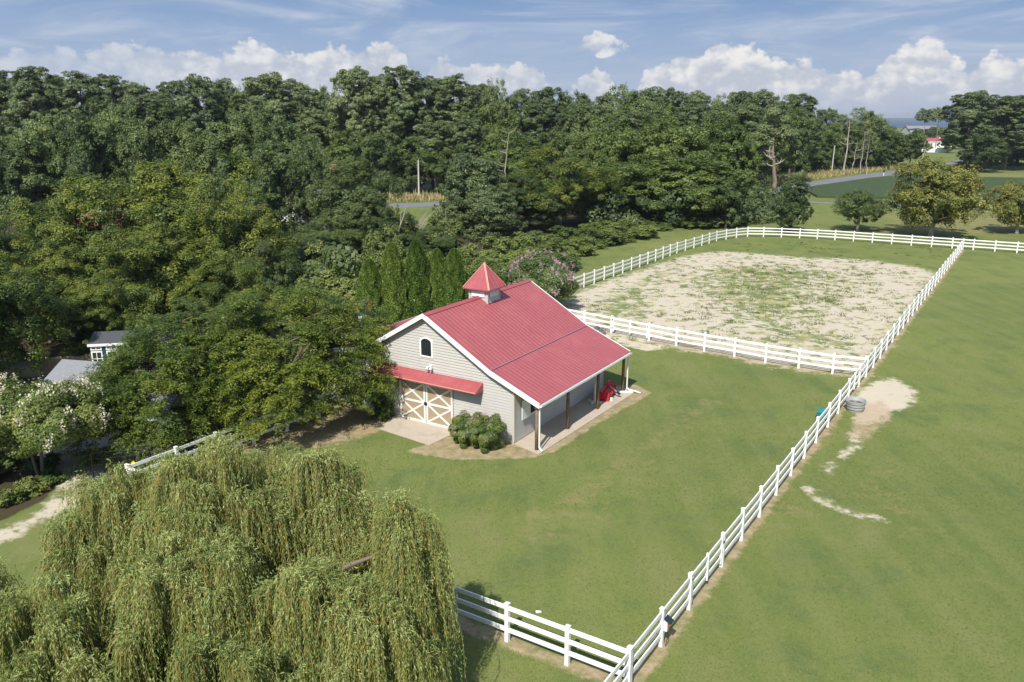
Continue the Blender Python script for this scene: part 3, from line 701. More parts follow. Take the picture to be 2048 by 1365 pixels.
# awning over the doors
aw = MB(); b0, b1 = 1.80, 8.85
aw.add([(-.02, b0, 2.92), (-.02, b1, 2.92), (-.72, b1, 2.56), (-.72, b0, 2.56), (-.02, b0, 2.84), (-.02, b1, 2.84), (-.72, b1, 2.50), (-.72, b0, 2.50)],
       [(0, 1, 2, 3), (7, 6, 5, 4), (3, 2, 6, 7), (0, 3, 7, 4), (1, 5, 6, 2)])
awo = aw.build('awning', M['roof'], barn)
rb_ = MB(); y = b0 + .05
while y < b1: rb_.bar((-.03, y, 2.926), (-.72, y, 2.571), .025, .02); y += .40
rb_.build('rib', M['ribs'], awo)
MB().bar((-.725, b0, 2.555), (-.725, b1, 2.555), .03, .05).build('drip_edge', M['roofedge'], awo)
for b_ in (b0, b1):
    MB().add([(-.02, b_ - .015, 2.90), (-.72, b_ - .015, 2.55), (-.72, b_ - .015, 2.48), (-.02, b_ - .015, 2.48), (-.02, b_ + .015, 2.90), (-.72, b_ + .015, 2.55), (-.72, b_ + .015, 2.48), (-.02, b_ + .015, 2.48)],
             [(0, 1, 2, 3), (7, 6, 5, 4), (0, 4, 5, 1), (1, 5, 6, 2), (2, 6, 7, 3), (3, 7, 4, 0)]).build('end_cap', M['roof'], awo)
MB().bar((-.10, 3.1, 2.36), (-.10, 7.7, 2.36), .09, .10).build('door_track', M['steel'], barn)
# sliding doors
for (y0, y1) in ((3.66, 5.40), (5.44, 7.18)):
    d = MB().box(-.075, -.04, y0, y1, .03, 2.30).build('barn_door', M['tan'], barn)
    fw = .115; zt, zm = 2.30, 1.16
    mb = MB()
    for yy in (y0 + fw / 2, y1 - fw / 2): mb.box(-.10, -.074, yy - fw / 2, yy + fw / 2, .03, zt)
    mb.box(-.10, -.074, y0 + fw, y1 - fw, .03, .03 + fw); mb.box(-.10, -.074, y0 + fw, y1 - fw, zt - fw, zt); mb.box(-.10, -.074, y0 + fw, y1 - fw, zm - fw / 2, zm + fw / 2)
    mb.build('frame', M['wtrim_w'], d)
    mb = MB()
    for (za, zb) in ((.03 + fw, zm - fw / 2), (zm + fw / 2, zt - fw)):
        mb.bar((-.0865, y0 + fw, za), (-.0865, y1 - fw, zb), .10, .020, up=(1, 0, 0)); mb.bar((-.0895, y0 + fw, zb), (-.0895, y1 - fw, za), .10, .020, up=(1, 0, 0))
    mb.build('cross_brace', M['wtrim_w'], d)
    MB().box(-.125, -.10, (y1 if y0 < 5 else y0) - .08, (y1 if y0 < 5 else y0) + .0 + (.02 if y0 < 5 else .08), 1.05, 1.22).build('handle', M['black'], d)
# arched gable window
def arch_pts(yc, hw, z0, zs, rise, n=12):
    pts = [(yc - hw, z0), (yc + hw, z0)]
    for i in range(n + 1):
        t = i / n; y = yc + hw * math.cos(math.pi * t); pts.append((y, zs + rise * math.sin(math.pi * t)))
    return pts
def prism(mb, pts, x0, x1):
    n = len(pts); V = [(x0, y, z) for y, z in pts] + [(x1, y, z) for y, z in pts]
    mb.add(V, [tuple(range(n)), tuple(range(n, 2 * n))[::-1]] + [(i, n + i, n + (i + 1) % n, (i + 1) % n) for i in range(n)])
def ring(mb, po, pi, x0, x1):
    n = len(po); V = [(x0, y, z) for y, z in po] + [(x0, y, z) for y, z in pi] + [(x1, y, z) for y, z in po] + [(x1, y, z) for y, z in pi]
    F = []
    for i in range(n):
        j = (i + 1) % n; F += [(i, j, n + j, n + i), (2 * n + i, 3 * n + i, 3 * n + j, 2 * n + j), (i, 2 * n + i, 2 * n + j, j), (n + i, n + j, 3 * n + j, 3 * n + i)]
    mb.add(V, F)
mb = MB(); ring(mb, arch_pts(5.31, .42, 3.70, 4.52, .26), arch_pts(5.31, .33, 3.79, 4.50, .21), -.07, .0)
wnd = mb.build('window', M['trim'], barn)
mb = MB(); prism(mb, arch_pts(5.31, .34, 3.78, 4.50, .22), -.056, -.044); mb.build('pane', M['glass'], wnd)
# flood lamp under the window
fl = MB().tube([(-.02, 5.05, 3.30), (-.10, 5.05, 3.30)], [.07, .07], 10).build('floodlight', M['trim'], barn)
mb = MB()
for s in (-.11, .11): mb.tube([(-.09, 5.05 + s * .4, 3.29), (-.20, 5.05 + s, 3.20), (-.28, 5.05 + s * 1.1, 3.12)], [.03, .065, .075], 10)
mb.build('lamp_head', M['wtrim_w'], fl)
# hatch windows with shutters swung open on the porch side
for a in (.60, 4.02, 7.45):
    h = MB(); ring(h, [(a + .80, 1.08), (a + 1.62, 1.08), (a + 1.62, 2.14), (a + .80, 2.14)], [(a + .87, 1.15), (a + 1.55, 1.15), (a + 1.55, 2.07), (a + .87, 2.07)], 0, 0)
    mb = MB(); x0, x1 = a + .82, a + 1.62
    for (p, q) in (((x0, 1.08), (x1, 1.16)), ((x0, 2.06), (x1, 2.14)), ((x0, 1.16), (x0 + .08, 2.06)), ((x1 - .08, 1.16), (x1, 2.06))): mb.box(p[0], q[0], -.065, -.02, p[1], q[1])
    ww = mb.build('hatch_window', M['trim'], barn)
    MB().box(x0 + .08, x1 - .08, -.045, -.024, 1.16, 2.06).build('pane', M['dark_in'], ww)  # matte black panel: shade inside the open hatch given as colour
    sh = MB().box(a, a + .80, -.13, -.085, 1.10, 2.12)
    so = sh.build('shutter', M['shutter'], ww)
    MB().box(a + .06, a + .74, -.137, -.128, 1.56, 1.66).build('batten', M['trim'], so)
# cupola
cu = MB(); c0, c1, d0, d1 = 4.80, 6.00, 4.70, 5.90
cup = cu.box(c0, c1, d0, d1, 5.4, 6.55).build('cupola', M['siding'], barn)
mb = MB(); z = 5.45
while z < 6.5:
    for (n_, p, q) in (((-1, 0), (c0, d0), (c0, d1)), ((0, -1), (c0, d0), (c1, d0)), ((1, 0), (c1, d0), (c1, d1)), ((0, 1), (c0, d1), (c1, d1))):
        nx_, ny_ = n_; h = .13
        V = [(p[0] + nx_ * .022, p[1] + ny_ * .022, z), (q[0] + nx_ * .022, q[1] + ny_ * .022, z), (q[0] + nx_ * .003, q[1] + ny_ * .003, z + h), (p[0] + nx_ * .003, p[1] + ny_ * .003, z + h), (p[0], p[1], z), (q[0], q[1], z)]
        mb.add(V, [(0, 1, 2, 3), (4, 5, 1, 0)])
    z += .13
mb.build('siding', M['siding'], cup)
mb = MB()
for x in (c0, c1):
    for y in (d0, d1): mb.box(x - .045, x + .045, y - .045, y + .045, 5.42, 6.56)
mb.build('corner_board', M['siding'], cup)
def louver(face):
    mb = MB()
    for k in range(6):
        z0 = 6.10 + k * .062
        if face == 'f': mb.hexa([(c0 - .062, 4.92, z0), (c0 - .03, 4.92, z0 + .05), (c0 - .03, 5.68, z0 + .05), (c0 - .062, 5.68, z0), (c0 - .054, 4.92, z0 - .006), (c0 - .022, 4.92, z0 + .044), (c0 - .022, 5.68, z0 + .044), (c0 - .054, 5.68, z0 - .006)])
        else: mb.hexa([(5.02, d0 - .062, z0), (5.78, d0 - .062, z0), (5.78, d0 - .03, z0 + .05), (5.02, d0 - .03, z0 + .05), (5.02, d0 - .054, z0 - .006), (5.78, d0 - .054, z0 - .006), (5.78, d0 - .022, z0 + .044), (5.02, d0 - .022, z0 + .044)])
    if face == 'f':
        for (y0, y1, z0, z1) in ((4.87, 4.93, 6.05, 6.50), (5.67, 5.73, 6.05, 6.50), (4.93, 5.67, 6.04, 6.09), (4.93, 5.67, 6.46, 6.50)): mb.box(c0 - .065, c0 - .022, y0, y1, z0, z1)
    else:
        for (y0, y1, z0, z1) in ((4.97, 5.03, 6.05, 6.50), (5.77, 5.83, 6.05, 6.50), (5.03, 5.77, 6.04, 6.09), (5.03, 5.77, 6.46, 6.50)): mb.box(y0, y1, d0 - .065, d0 - .022, z0, z1)
    mb.build('louver', M['trim'], cup)
louver('f'); louver('s')
mb = MB(); e0, e1, f0, f1, ze, zp = 4.52, 6.28, 4.42, 6.18, 6.50, 7.86
ap = (5.40, 5.30, zp)
mb.add([(e0, f0, ze), (e1, f0, ze), (e1, f1, ze), (e0, f1, ze), ap, (e0, f0, ze - .05), (e1, f0, ze - .05), (e1, f1, ze - .05), (e0, f1, ze - .05)],
       [(0, 1, 4), (1, 2, 4), (2, 3, 4), (3, 0, 4), (5, 6, 1, 0), (6, 7, 2, 1), (7, 8, 3, 2), (8, 5, 0, 3), (8, 7, 6, 5)])
cr_ = mb.build('cupola_roof', M['roof'], cup)
mb = MB()
for x, y in ((e0, f0), (e1, f0), (e1, f1), (e0, f1)): mb.bar((x, y, ze + .02), ap, .10, .03)
mb.build('hip_trim', M['roofedge'], cr_)
mb = MB()
for k in (-.55, -.18, .18, .55):
    t = 1 - abs(k) / .88
    for (p, q) in (((5.40 + k, f0, ze), 's'), ((e0, 5.30 + k, ze), 'f')):
        if q == 's': mb.bar((5.40 + k, f0, ze + .012), (5.40 + k, f0 + .88 * t * .93, ze + (zp - ze) * t * .93 + .012), .02, .015)
        else: mb.bar((e0, 5.30 + k, ze + .012), (e0 + .88 * t * .93, 5.30 + k, ze + (zp - ze) * t * .93 + .012), .02, .015)
mb.build('rib', M['ribs'], cr_)
mb = MB().bar((4.76, 4.66, roof_z(4.66) + .03), (6.04, 4.66, roof_z(4.66) + .03), .10, .03); mb.build('flashing', M['seam'], cup)
# porch slab and door apron
def slab(name, pts, z):
    n = len(pts); mb = MB(); mb.add([(p[0], p[1], z) for p in pts] + [(p[0], p[1], -.05) for p in pts], [tuple(range(n)), tuple(range(n, 2 * n))[::-1]] + [(i, n + i, n + (i + 1) % n, (i + 1) % n) for i in range(n)])
    return tag(mb.build(name, M['concrete']), kind='structure')
slab('porch_slab', [W(.0, -.03), W(-.45, -1.7), W(10.7, -2.0), W(10.7, -.03)], .045)
slab('door_apron', [W(-.03, 7.6), W(-2.0, 7.1), W(-2.35, 3.5), W(-.03, 3.3)], .035)

# ------------------------------------------------------------------ things by the barn
def on(name, a, b, label, cat, rz=0, group=None):
    o = empty(name, W(a, b), BROT + rz); return tag(o, label, cat, group)
js = on('jump_standard', 7.55, -.75, 'white wooden jump standard with cross feet on the porch beside the barn wall', 'jump stand')
MB().box(-.045, .045, -.045, .045, .13, 1.25).build('upright', M['wtrim_w'], js)
MB().bar((0, -.42, .10), (0, .42, .10), .08, .09).build('foot', M['wtrim_w'], js); MB().bar((-.42, 0, .095), (.42, 0, .095), .08, .085).build('foot', M['wtrim_w'], js)
fm = on('flail_mower', 8.75, -.95, 'red tractor implement with raised hitch frame parked at the far end of the porch', 'farm implement', .15)
mb = MB(); mb.hexa([(-.75, -.30, .18), (.75, -.30, .18), (.75, .32, .18), (-.75, .32, .18), (-.72, -.18, .42), (.72, -.18, .42), (.72, .22, .62), (-.72, .22, .62)]); mb.build('deck', M['red'], fm, bevel=.02)
for s in (-.77, .77): MB().box(s - .02, s + .02, -.34, .36, .08, .58).build('side_plate', M['red'], fm)
mb = MB()
for s in (-.26, .26): mb.bar((s, .05, .5), (s * .8, -.10, 1.0), .06, .10); mb.bar((s * .8, -.10, 1.0), (s * 1.3, -.42, .42), .06, .08)
mb.bar((-.24, -.10, 1.0), (.24, -.10, 1.0), .08, .10); mb.build('hitch_frame', M['red'], fm)
MB().tube([(.05, -.15, .72), (.12, -.62, .34)], [.05, .05], 10).build('drive_shaft', M['steel'], fm)
MB().tube([(.12, -.55, .40), (.14, -.75, .25)], [.085, .07], 10).build('shaft_guard', M['black'], fm)
MB().tube([(-.72, .36, .12), (.72, .36, .12)], [.09, .09], 12).build('roller', M['black'], fm)
mb = MB()
for s in (-.5, .55): mb.box(s - .06, s + .06, -.5, -.36, .0, .22)
mb.build('support_block', M['wtrim_w'], fm)
ds = on('spout_pipe', 10.0, -1.45, 'loose white downspout length lying on the slab by the far porch post', 'downspout', -1.0)
MB().box(-.5, .5, -.05, .05, .05, .13).build('pipe', M['trim'], ds)
MB().box(.46, .52, -.055, .055, .045, .135).build('pipe_collar', M['trim'], ds)
rk = 0
for (u, v, s, lb) in ((1193, 660, .24, 'dark grey stone behind the roof edge, leftmost of the three by the fence'), (1202, 664, .19, 'dark grey stone by the fence, the middle one of three'), (1207, 669, .2, 'dark grey stone by the fence, nearest to the arena gate of the three')):
    p = g(u, v); r = np.random.default_rng(u); mb = MB(); n = 8
    V = []
    for i in range(4):
        for k in range(n):
            t = 2 * math.pi * k / n; rr = s * (1, 1.05, .8, .35)[i] * r.uniform(.8, 1.2); V.append((rr * math.cos(t), rr * math.sin(t) * .8, (0, .12, .24, .3)[i] * s * 4))
    F = [(i * n + k, i * n + (k + 1) % n, (i + 1) * n + (k + 1) % n, (i + 1) * n + k) for i in range(3) for k in range(n)] + [tuple(3 * n + k for k in range(n))]
    mb.add(V, F); o = mb.build('stone', M['rock']); o.location = tuple(p); tag(o, lb, 'stone', 'dark stones by the cross fence')
# water tub
tp = (g(1709, 826) + g(1710, 818)) / 2
tub = empty('water_tub', (tp[0], tp[1], 0)); tag(tub, 'round grey stock tank half full of dark water beside the long fence', 'water tub')
mb = MB(); prof = [(.40, .0), (.44, .12), (.445, .15), (.455, .15), (.47, .28), (.475, .31), (.485, .31), (.50, .44), (.505, .47), (.515, .47), (.53, .60), (.56, .61), (.56, .64), (.52, .64), (.49, .5), (.42, .05), (0.001, .05)]
n = 40; V = [(r * math.cos(2 * math.pi * k / n), r * math.sin(2 * math.pi * k / n), z) for r, z in prof for k in range(n)]
mb.add(V, [(i * n + k, i * n + (k + 1) % n, (i + 1) * n + (k + 1) % n, (i + 1) * n + k) for i in range(len(prof) - 1) for k in range(n)]); mb.build('tank_wall', M['tub'], tub)
for z, r in ((.15, .452), (.31, .482), (.47, .512)):
    mb = MB(); V = [(rr * math.cos(2 * math.pi * k / n), rr * math.sin(2 * math.pi * k / n), zz) for rr, zz in ((r, z - .012), (r + .006, z - .012), (r + .006, z + .012), (r, z + .012)) for k in range(n)]
    mb.add(V, [(i * n + k, i * n + (k + 1) % n, ((i + 1) % 4) * n + (k + 1) % n, ((i + 1) % 4) * n + k) for i in range(4) for k in range(n)]); mb.build('band', M['black'], tub)
mb = MB(); mb.add([(.475 * math.cos(2 * math.pi * k / n), .475 * math.sin(2 * math.pi * k / n), .44) for k in range(n)], [tuple(range(n))]); mb.build('water', M['water_t'], tub)
# teal trough behind the fence
p = W(11.9, rb(11.9) + .55); tt = empty('plastic_bin', p, BROT); tag(tt, 'dark teal plastic bin behind the fence rails, left of the grey tub', 'bin')
mb = MB(); mb.hexa([(-.28, -.18, 0), (.28, -.18, 0), (.28, .18, 0), (-.28, .18, 0), (-.34, -.24, .42), (.34, -.24, .42), (.34, .24, .42), (-.34, .24, .42)]); mb.build('bin_body', M['teal'], tt)
mb = MB(); ring(mb, [(-.37, -.27), (.37, -.27), (.37, .27), (-.37, .27)], [(-.31, -.21), (.31, -.21), (.31, .21), (-.31, .21)], 0, .04)
mb.v = [(y, z, .40 + x) for x, y, z in mb.v]; mb.build('rim', M['teal'], tt)
# solar fence charger
p = W(-11.05, rb(-11.05) - .17); ch = empty('fence_charger', p, BROT); tag(ch, 'small fence charger with tilted solar panel hung on a white post of the near fence', 'fence charger')
MB().box(-.09, .09, -.03, .09, .62, .95).build('case', M['shutter'], ch); MB().box(-.07, .07, -.045, -.028, .70, .86).build('label_plate', M['orange'], ch)
MB().hexa([(-.14, -.16, .93), (.14, -.16, .93), (.14, .06, 1.06), (-.14, .06, 1.06), (-.14, -.16, .95), (.14, -.16, .95), (.14, .06, 1.08), (-.14, .06, 1.08)]).build('solar_panel', M['glass'], ch)
MB().tube([(0, 0, .62), (.02, -.03, .35), (0, .02, .05)], [.012] * 3, 6).build('wire', M['black'], ch)
p = g(1077, 1225); sc_ = MB().hexa([(-.09, -.05, .0), (.10, -.04, .0), (.09, .05, .0), (-.1, .05, .0), (-.09, -.04, .03), (.09, -.05, .05), (.1, .05, .02), (-.08, .05, .04)]).build('paper_scrap', M['trim']); sc_.location = tuple(p); tag(sc_, 'tiny white scrap lying on the lawn near the front fence', 'litter')

# ------------------------------------------------------------------ foliage generators
def puffs_ellipsoid(r, n, c, R, Rz, pr, zmin=-1.0, jitter=.25, seedlobe=3):
    """puff centres over an uneven ellipsoid"""
    i = np.arange(n) + .5; ph = np.arccos(1 - 2 * i / n); th = math.pi * (1 + 5 ** .5) * i + r.uniform(0, 6)
    D = np.stack([np.cos(th) * np.sin(ph), np.sin(th) * np.sin(ph), np.cos(ph)], -1) + r.normal(0, jitter, (n, 3)); D = unit(D)
    lob = 1 + .17 * np.sin(seedlobe * th + r.uniform(0, 6)) * np.sin(ph) + r.normal(0, .10, n)
    rad = r.uniform(.52, .92, n) * lob
    C = np.stack([D[:, 0] * R * rad, D[:, 1] * R * rad, D[:, 2] * Rz * rad], -1) + np.array(c)
    q = r.uniform(pr * .72, pr * 1.3, n)
    k = D[:, 2] > zmin
    return C[k], q[k], D[k]
def puff_leaves(r, C, q, ctr, per, ln, wd, flat=.8, up=.45, wild=.9, surf=.55):
    n = len(C); idx = np.repeat(np.arange(n), per)
    d = unit(r.normal(size=(len(idx), 3))); outw = unit(C - ctr)[idx]
    flip = (d * outw).sum(1) < -.35; d[flip] *= -1
    rr = (surf + (1 - surf) * r.random(len(idx))) ** .7
    # ragged: sub-clumps on the puff
    P = C[idx] + d * (q[idx] * rr)[:, None] * np.array([1, 1, flat])
    Nn = unit(d * 1.0 + outw * .35 + np.array([0, 0, up * .6]) + r.normal(0, wild, (len(idx), 3)) * .42)
    D = unit(np.cross(Nn, r.normal(size=(len(idx), 3))))
    tone = np.clip(.5 + r.normal(0, .17, n)[idx] + r.normal(0, .17, len(idx)), 0, 1)
    s = r.uniform(.7, 1.3, len(idx))
    return leaf_quads(P, D, Nn, ln * s, wd * s), tone
def sub_puffs(r, C, q, ctr, k, ratio=.36, tall=1.0):
    n = len(C); idx = np.repeat(np.arange(n), k); outw = unit(C - ctr)[idx]
    d = unit(r.normal(size=(n * k, 3)) + outw * .75 + np.array([0, 0, .30]))
    S = C[idx] + d * (q[idx] * r.uniform(.55, 1.08, n * k))[:, None] * np.array([1, 1, tall])
    return S, q[idx] * ratio * r.uniform(.6, 1.35, n * k), d, idx
def trunk_mb(r, H, rad, top, limbs=6, spread=2.5, lean=.02, z0=.35):
    mb = MB(); pts = [np.array([0, 0, -.2])]; d = np.array([r.normal(0, lean), r.normal(0, lean), 1.])
    for i in range(6): pts.append(pts[-1] + (d + np.append(r.normal(0, .05, 2), 0)) * top / 6)
    mb.tube(pts, [rad * (1 - .13 * i) for i in range(7)], 8)
    for k in range(limbs):
        t = z0 + (1 - z0) * r.random(); b = pts[0] * (1 - t) + pts[-1] * t; b[2] = top * t
        th = r.uniform(0, 6.28); e = b + np.array([math.cos(th) * spread * r.uniform(.6, 1), math.sin(th) * spread * r.uniform(.6, 1), r.uniform(.15, .5) * spread])
        m = (b + e) / 2 + np.array([0, 0, -.1 * spread]); mb.tube([b, m, e], [rad * .38, rad * .25, rad * .1], 6)
    return mb
TPL = {}
def register(key, crown, trunk, H, R, extra=None): TPL[key] = dict(crown=crown, trunk=trunk, H=H, R=R, extra=extra or [])
def make_broad(key, seed, mat, H=14, R=5, crown_lo=.12, n=60, per=260, leaf=.36, pr=.30, bark='bark', lobe=3, tall=1.0, flat=.9, lobes=.5, lsize=1.15):
    r = np.random.default_rng(seed); zc = H * (1 + crown_lo) / 2; Rz = H * (1 - crown_lo) / 2
    nl = max(14, int(n * lobes)); C, q, D = puffs_ellipsoid(r, nl, (0, 0, zc), R * .90, Rz * .92, R * pr * lsize, seedlobe=lobe)
    k = 13; S, sq, sd, li = sub_puffs(r, C, q, np.array([0, 0, zc - Rz * .35]), k, .40, tall)
    lt = r.normal(0, .10, nl)[li]
    V1, t1 = puff_leaves(r, S, sq, np.array([0, 0, zc - Rz * .5]), max(20, int(per * n / (nl * k))), leaf, leaf * .60, flat=flat * tall, up=.5, surf=.25)
    t1 = t1 + np.repeat(lt, max(20, int(per * n / (nl * k))))
    Ci = unit(r.normal(size=(n // 2, 3))) * np.array([R, R, Rz]) * r.uniform(.15, .5, (n // 2, 1)) + np.array([0, 0, zc]); qi = np.full(n // 2, R * .26)
    V2, t2 = puff_leaves(r, Ci, qi, np.array([0, 0, zc]), per // 2, leaf * 1.5, leaf * 1.0, surf=.2)
    m = n * 16; k2 = r.integers(0, len(S), m); P = S[k2] + sd[k2] * (sq[k2] * r.uniform(.8, 1.5, m))[:, None] + r.normal(0, .05 * R * pr, (m, 3)); Nn = unit(sd[k2] + r.normal(0, .8, (m, 3)))
    V3 = leaf_quads(P, unit(sd[k2] + np.array([0, 0, .5]) + r.normal(0, .5, (m, 3))), Nn, leaf * r.uniform(.7, 1.2, m), leaf * .45 * r.uniform(.7, 1.2, m))
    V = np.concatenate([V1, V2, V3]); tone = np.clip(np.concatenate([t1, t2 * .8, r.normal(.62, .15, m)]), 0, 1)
    V[:, :, 2] = np.maximum(V[:, :, 2], .02)
    top = V[:, :, 2].max(); V[:, :, 2] *= H / top
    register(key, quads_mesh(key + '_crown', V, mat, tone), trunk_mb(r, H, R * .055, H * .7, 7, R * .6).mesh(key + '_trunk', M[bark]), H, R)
def make_pine(key, seed, mat, H=26, R=5, lo=.40, n=46, per=240, leaf=.55, tr=.36, bark='pinebark', pr=.26, round_=.9):
    r = np.random.default_rng(seed); C = []; q = []; mb = MB()
    bend = r.normal(0, .4, 2); tp = lambda t: np.array([bend[0] * t * t * 2, bend[1] * t * t * 2, H * .96 * t])
    mb.tube([tp(t) + (np.array([0, 0, -.2]) if t == 0 else 0) for t in np.linspace(0, 1, 8)], [tr * (1 - .82 * t) for t in np.linspace(0, 1, 8)], 8)
    for i in range(n):
        t = (i + .5) / n; zz = lo + (1 - lo) * t ** .9; th = i * 2.4 + r.uniform(-.4, .4)
        rad = R * math.sqrt(max(.03, 1 - abs((t - .38) / .66) ** 2.2)) * r.uniform(.35, .95)
        b = tp(zz * .96); e = b + np.array([math.cos(th) * rad, math.sin(th) * rad, r.uniform(-.2, .5) + rad * .08])
        C.append(e); q.append(R * pr * r.uniform(.8, 1.35))
        if rad > R * .5 and i % 2 == 0: C.append(b + (e - b) * .5 + np.array([0, 0, .3])); q.append(R * pr * r.uniform(.7, 1.0))
        if i % 2 == 0: mb.tube([b, (b + e) / 2 + np.array([0, 0, -.2]), e], [tr * .22, tr * .16, tr * .06], 5)
    C.append(tp(1.0) - np.array([0, 0, R * .2])); q.append(R * pr)
    C = np.array(C); q = np.array(q)
    S, sq, sd, li = sub_puffs(r, C, q, np.array([0, 0, H * .5]), 7, .52); C, q = np.concatenate([C, S]), np.concatenate([q * .7, sq])
    V, tone = puff_leaves(r, C, q, np.array([0, 0, H * .6]), per // 5, leaf, leaf * .38, flat=.68, up=.6, wild=.9, surf=.4)
    V[:, :, 2] *= H / V[:, :, 2].max()
    register(key, quads_mesh(key + '_crown', V, mat, tone), mb.mesh(key + '_trunk', M[bark]), H, R)
def make_shrub(key, seed, mat, H=3, R=2.2, n=34, per=330, leaf=.22, pr=.34, lobe=2):
    r = np.random.default_rng(seed)
    nl = max(10, n // 2); C, q, D = puffs_ellipsoid(r, nl, (0, 0, H * .30), R * .88, H * .60, R * pr * 1.1, zmin=-.35, seedlobe=lobe)
    k = 12; S, sq, sd, li = sub_puffs(r, C, q, np.array([0, 0, -H * .3]), k, .40)
    V, t = puff_leaves(r, S, sq, np.array([0, 0, -H * .3]), max(16, int(per * n / (nl * k))), leaf, leaf * .6, flat=.9, surf=.25); t = np.clip(t + np.repeat(r.normal(0, .1, nl)[li], max(16, int(per * n / (nl * k)))), 0, 1)
    V2, t2 = puff_leaves(r, C * np.array([.6, .6, .7]), q * 1.1, np.array([0, 0, 0]), per // 2, leaf * 1.6, leaf, surf=.3)
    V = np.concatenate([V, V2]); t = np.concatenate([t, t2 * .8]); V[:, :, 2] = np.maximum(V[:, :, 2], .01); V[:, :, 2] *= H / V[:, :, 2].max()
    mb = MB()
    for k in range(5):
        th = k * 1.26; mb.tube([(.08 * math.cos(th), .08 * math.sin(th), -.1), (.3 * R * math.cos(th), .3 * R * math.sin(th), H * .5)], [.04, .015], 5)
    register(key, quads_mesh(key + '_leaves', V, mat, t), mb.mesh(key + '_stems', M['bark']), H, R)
TRNG = random.Random(77)
SEEN = set()
def plant(key, name, x, y, h, width, label, cat='tree', group=None, rz=None, parts=('crown', 'trunk'), extra_mesh=(), mat=None):
    T = TPL[key]; o = empty(name, (x, y, 0), TRNG.uniform(0, 6.28) if rz is None else rz)
    s = (width / 2) / T['R']; sz = h / T['H']
    for nm, me in ((parts[0], T['crown']), (parts[1], T['trunk'])):
        c = link(nm, me, o); c.scale = (s, s, sz)
    for nm, me in T['extra']:
        c = link(nm, me, o); c.scale = (s, s, sz)
    assert label not in SEEN or group, label
    SEEN.add(label); tag(o, label, cat, group); return o
def place(key, name, u, vtop, y, wpx, label, **kw):
    p = at(u, vtop, y); dist = y
    return plant(key, name, p[0], y, max(.8, p[2]), wpx * math.hypot(p[0], y, CAM_H - p[2]) / FPX * math.cos(math.atan2(abs(u - CX), FPX)), label, **kw)

# distant sizes
make_broad('oakA', 11, M['oak'], 16, 6, .06, 54, 520, .37, .27, lobe=3)
make_broad('oakB', 12, M['oak'], 16, 6, .06, 50, 540, .37, .29, lobe=2)
make_broad('oakC', 13, M['dark'], 14, 5, .04, 48, 480, .34, .28, lobe=4)
make_broad('mapA', 21, M['maple'], 18, 6, .06, 60, 460, .33, .25, lobe=3, tall=1.2)
make_broad('mapB', 22, M['maple'], 18, 6, .10, 56, 480, .33, .26, lobe=5, tall=1.2)
make_pine('pineA', 31, M['pine'], 26, 6, .34, 64, 400, .46, pr=.23)
make_pine('pineB', 32, M['pine'], 26, 6, .40, 56, 400, .46, pr=.25)
make_pine('pineC', 33, M['pine'], 26, 6, .28, 74, 380, .45, pr=.22)
make_pine('pineLow', 34, M['pine'], 11, 5, .06, 70, 300, .36, tr=.2, pr=.27, round_=1.1)
# near sizes
make_broad('nearA', 41, M['near'], 14, 6, .04, 78, 980, .185, .23, lobe=3, tall=1.2, lobes=.36, lsize=1.25)
make_broad('nearB', 42, M['near'], 14, 6, .04, 72, 1040, .185, .24, lobe=4, tall=1.2, lobes=.36, lsize=1.25)
make_broad('nearC', 43, M['dark'], 12, 5, .03, 70, 820, .175, .24, lobe=2)
make_broad('sycA', 51, M['syc'], 11, 6, .12, 90, 420, .26, .25, bark='greybark', lobe=3)
make_broad('smallA', 52, M['dark'], 7, 4, .22, 70, 380, .16, .25, bark='greybark', lobe=3)
make_broad('smallB', 53, M['dark'], 8, 2.6, .02, 60, 380, .16, .28, lobe=2)
make_shrub('vineA', 61, M['vine'], 4, 3.2, 44, 330, .24, .30)
make_shrub('vineB', 62, M['vine'], 4, 3.2, 50, 300, .24, .27, lobe=3)
make_shrub('roseA', 63, M['rose'], 1.6, 1.3, 60, 200, .075, .22)

side = lambda u: ('at the left edge' if u < 60 else 'left' if u < 500 else 'left of centre' if u < 800 else 'right above the barn' if u < 1100 else 'right of the barn' if u < 1400 else 'on the right')
ORD = ['first', 'second', 'third', 'fourth', 'fifth', 'sixth', 'seventh', 'eighth', 'ninth', 'tenth', 'eleventh', 'twelfth', 'thirteenth', 'fourteenth', 'fifteenth', 'sixteenth', 'seventeenth', 'eighteenth', 'nineteenth', 'twentieth', 'twenty-first', 'twenty-second', 'twenty-third', 'twenty-fourth', 'twenty-fifth', 'twenty-sixth', 'twenty-seventh', 'twenty-eighth', 'twenty-ninth', 'thirtieth', 'thirty-first', 'thirty-second', 'thirty-third', 'thirty-fourth', 'thirty-fifth', 'thirty-sixth', 'thirty-seventh', 'thirty-eighth', 'thirty-ninth', 'fortieth']
